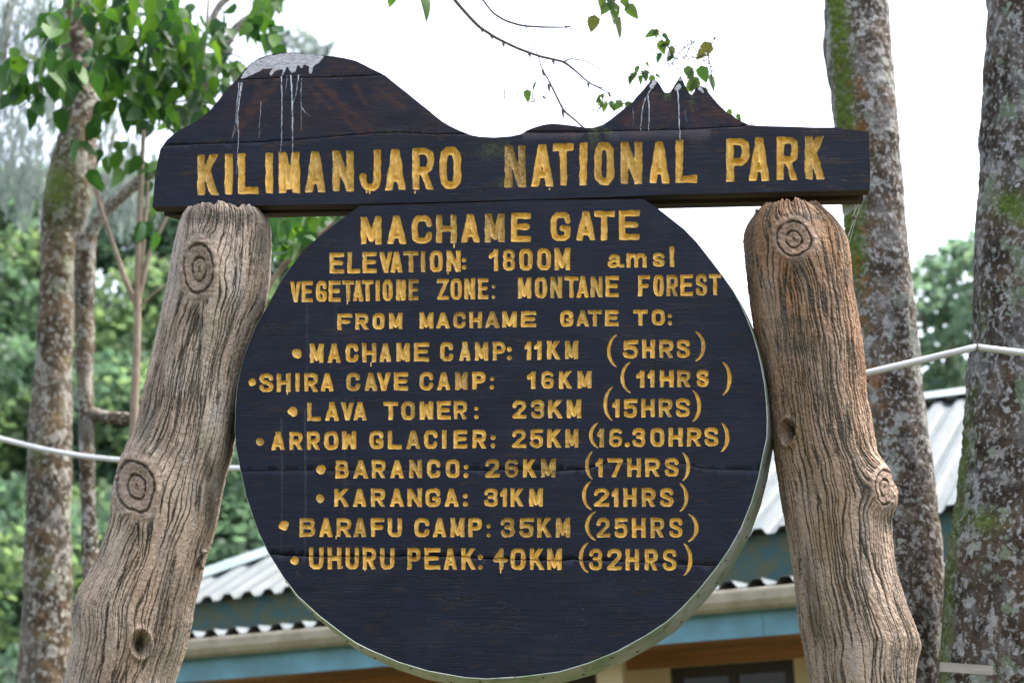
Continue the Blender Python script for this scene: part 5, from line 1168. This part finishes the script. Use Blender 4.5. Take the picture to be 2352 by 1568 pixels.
slope_e = (ue - ue_l) / (BL(1760, 1219, YU)[0] - BL(447, 1379, YU)[0])
eave_z = lambda q: ue_l + slope_e * (q - BL(447, 1379, YU)[0])
xc = BL(236, 1404, YU)[0]
bandx = np.linspace(xc + .05, a1 + 2, 2)
V = [(x_, y_, (zl1 + .02 if lo else eave_z(x_) - .01)) for x_ in bandx for y_ in (YU + .06, YU + .09) for lo in (1, 0)]
B('upper_fascia', V, [(0, 1, 3, 2), (4, 6, 7, 5), (0, 4, 5, 1), (2, 3, 7, 6), (0, 2, 6, 4), (1, 5, 7, 3)], M['wallband'])
YT = YU + 3.0
rt0 = BL(1340, 1025, YT); rt1 = BL(2150, 921, YT); sr = (rt1[2] - rt0[2]) / (rt1[0] - rt0[0])
ridge_z = lambda q: rt0[2] + sr * (q - rt0[0])
def top_fn(q):
    if q >= rt0[0]: return (YT, ridge_z(q), q)
    k = max(0.002, (q - xc) / (rt0[0] - xc)); ze = eave_z(q)
    return (YU + (YT - YU) * k, ze + (ridge_z(rt0[0]) - eave_z(rt0[0])) * k, q)
x = xc
while x < a1 + 1.5:
    sheet('upper_roof_sheet', x, x + .876, lambda q: (YU - .02, eave_z(q)), top_fn, .176, .028, M['roof'], bld); x += .88
hip0 = np.array([xc, YU - .03, eave_z(xc) + .03]); hip1 = np.array([rt0[0], YT, ridge_z(rt0[0]) + .05]); rdg = np.array([a1 + 2, YT, ridge_z(a1 + 2) + .05])
def capstrip(p, q, w, name, mat):
    p, q = np.array(p), np.array(q); d = (q - p) / np.linalg.norm(q - p); s_ = np.cross(d, [0, 0, 1]); s_ /= np.linalg.norm(s_)
    V = []
    for e_ in (p, q): V += [e_ + s_ * w + np.array([0, 0, -.05]), e_ + np.array([0, 0, .035]), e_ - s_ * w + np.array([0, 0, -.05]), e_ + np.array([0, 0, -.03])]
    return B(name, V, [(0, 4, 5, 1), (1, 5, 6, 2), (0, 3, 7, 4), (3, 2, 6, 7), (0, 1, 2, 3), (4, 7, 6, 5)], mat)
capstrip(hip0, hip1, .13, 'hip_cap', M['flash']); capstrip(hip1, rdg, .15, 'ridge_cap', M['flash'])
# hidden far slopes so that the roof is closed
ex = a1 + 2; hyb = 2 * YT - YU
B('rear_roof', [(rt0[0], YT, ridge_z(rt0[0])), (ex, YT, ridge_z(ex)), (ex, hyb, eave_z(ex)), (xc, hyb, eave_z(xc)), (xc, YU, eave_z(xc) - .01)], [(0, 1, 2, 3), (0, 3, 4)], M['roof'])
B('house_walls', *join(box_arrays(xc + .3, xc + .4, YU + .1, hyb - .4, zg, eave_z(xc) - .05), box_arrays(xc + .4, ex - .2, hyb - .5, hyb - .4, zg, eave_z(xc) - .05)), M['cream'])

# ------------------------------------------------------------------ white pipe, batten, spiders
M['pvc'] = simple('white_pipe_paint', (.62, .64, .68), .35, 0, (.52, .53, .55), 10)
p_pts = [(-120, 975, 9.5), (0, 1007, 9.5), (100, 1032, 9.5), (213, 1051, 9.45), (400, 1066, 8.9), (560, 1078, 8.4), (900, 1060, 7.6), (1300, 1010, 6.9), (1700, 930, 6.4), (1990, 857, 6.1), (2120, 826, 6.1), (2243, 797, 6.05)]
W_ = np.array([at(a_, b_, c_) for a_, b_, c_ in p_pts]); V, F = tube_arrays(smooth_path(W_, 60), np.linspace(.0155, .0125, 60), 10)
pipe = tag(empty('white_pipe'), 'thin white pipe sagging behind the sign from the left edge to the dark right trunk', 'pipe')
obj('pipe_length', mesh_np('pipe_length', V, F, M['pvc'], True), pipe)
W_ = np.array([at(2243, 797, 6.05), at(2290, 803, 6.05), at(2360, 811, 6.05), at(2480, 828, 6.05)]); V, F = tube_arrays(smooth_path(W_, 16), .0125, 10); obj('pipe_length', mesh_np('pipe_length', V, F, M['pvc'], True), pipe)
def ring(px, py, Y, r, name='wire_tie'):
    c_ = at(px, py, Y); pts = [c_ + np.array([.003 * math.sin(t), r * math.cos(t), r * math.sin(t)]) for t in np.linspace(0, 2 * math.pi, 14)]; V, F = tube_arrays(pts, .0022, 6, False)
    return obj(name, mesh_np(name, V, F, M['twig']), pipe)
ring(2243, 797, 6.05, .016); ring(213, 1051, 9.45, .020); ring(216, 1051, 9.45, .020)
c_ = at(2219, 1535, 6.28); V, F = box_arrays(-.095, .095, -.012, .012, -.017, .017)
bt = obj('wooden_batten', mesh_np('wooden_batten', V, F, M['batten']), None, tuple(c_)); bt.rotation_euler = (0, math.radians(4), 0)
tag(bt, 'short pale wooden batten fixed low on the dark trunk at the right edge', 'batten')
def spider(px, py, label, s=1.0):
    c_ = sl2world(sl(px, py, .05)); e = tag(empty('spider', tuple(c_)), label, 'spider')
    def ball(c, r, n=6, m=5):
        V = [(c[0] + r[0] * math.sin(math.pi * j / m) * math.cos(2 * math.pi * i / n), c[1] + r[1] * math.sin(math.pi * j / m) * math.sin(2 * math.pi * i / n), c[2] + r[2] * math.cos(math.pi * j / m)) for j in range(m + 1) for i in range(n)]
        return V, [(j * n + i, (j + 1) * n + i, (j + 1) * n + (i + 1) % n, j * n + (i + 1) % n) for j in range(m) for i in range(n)]
    obj('body', mesh_np('body', *join(ball((0, 0, 0), (.005 * s, .005 * s, .007 * s)), ball((0, 0, -.009 * s), (.003 * s, .003 * s, .004 * s))), M['twig'], True), e)
    for k in range(4):
        for sg in (-1, 1):
            a_ = (-.6 + .4 * k); pts = [(0, 0, -.006 * s), (sg * .008 * s, 0, (-.004 + a_ * .01) * s), (sg * .013 * s, 0, (-.008 + a_ * .025) * s)]
            obj('leg', mesh_np('leg', *tube_arrays(pts, [.0009 * s, .0008 * s, .0004 * s], 4), M['twig']), e)
spider(1738, 484, 'small dark spider hanging under the header just left of the right post'); spider(1962, 498, 'small dark spider in the web under the right end of the header')
def webm():
    t = NT('spider_silk', .5, .4); tr = t.n.new('ShaderNodeBsdfTransparent'); mx = t.n.new('ShaderNodeMixShader'); mx.inputs[0].default_value = .35
    t.put(t.b.inputs['Base Color'], (.6, .6, .6)); t.t.links.new(tr.outputs[0], mx.inputs[1]); t.t.links.new(t.b.outputs[0], mx.inputs[2]); t.t.links.new(mx.outputs[0], t.n['Material Output'].inputs[0]); return t.m
M['silk'] = webm()
V = [sl(1935, 470, .14), sl(1978, 467, .14), sl(1955, 487, .12), sl(1934, 501, .10)]
wb = obj('spider_web', mesh_np('spider_web', [sl2world(v) for v in V] , [(0, 1, 2, 3)], M['silk'])); 
tag(wb, 'grey sheet of spider web between the header end and the right post', 'web')
tw = []
for (p1, p2) in (((1975, 470), (1950, 560)), ((1965, 470), (1962, 498)), ((1980, 468), (1948, 540)), ((1972, 470), (1955, 500)), ((1962, 498), (1948, 545))):
    tw.append(tube_arrays([sl2world(sl(p1[0], p1[1], .1)), sl2world(sl(p2[0], p2[1], .06))], .0006, 4))
obj('thread', mesh_np('thread', *join(*tw), M['silk']), wb)['kind'] = 'stuff'
print('objects', len(bpy.data.objects), 'tris', sum(sum(len(p.vertices) - 2 for p in o.data.polygons) if len(o.data.polygons) < 2000 else len(o.data.polygons) * 2 for o in scene.objects if o.type == 'MESH'))
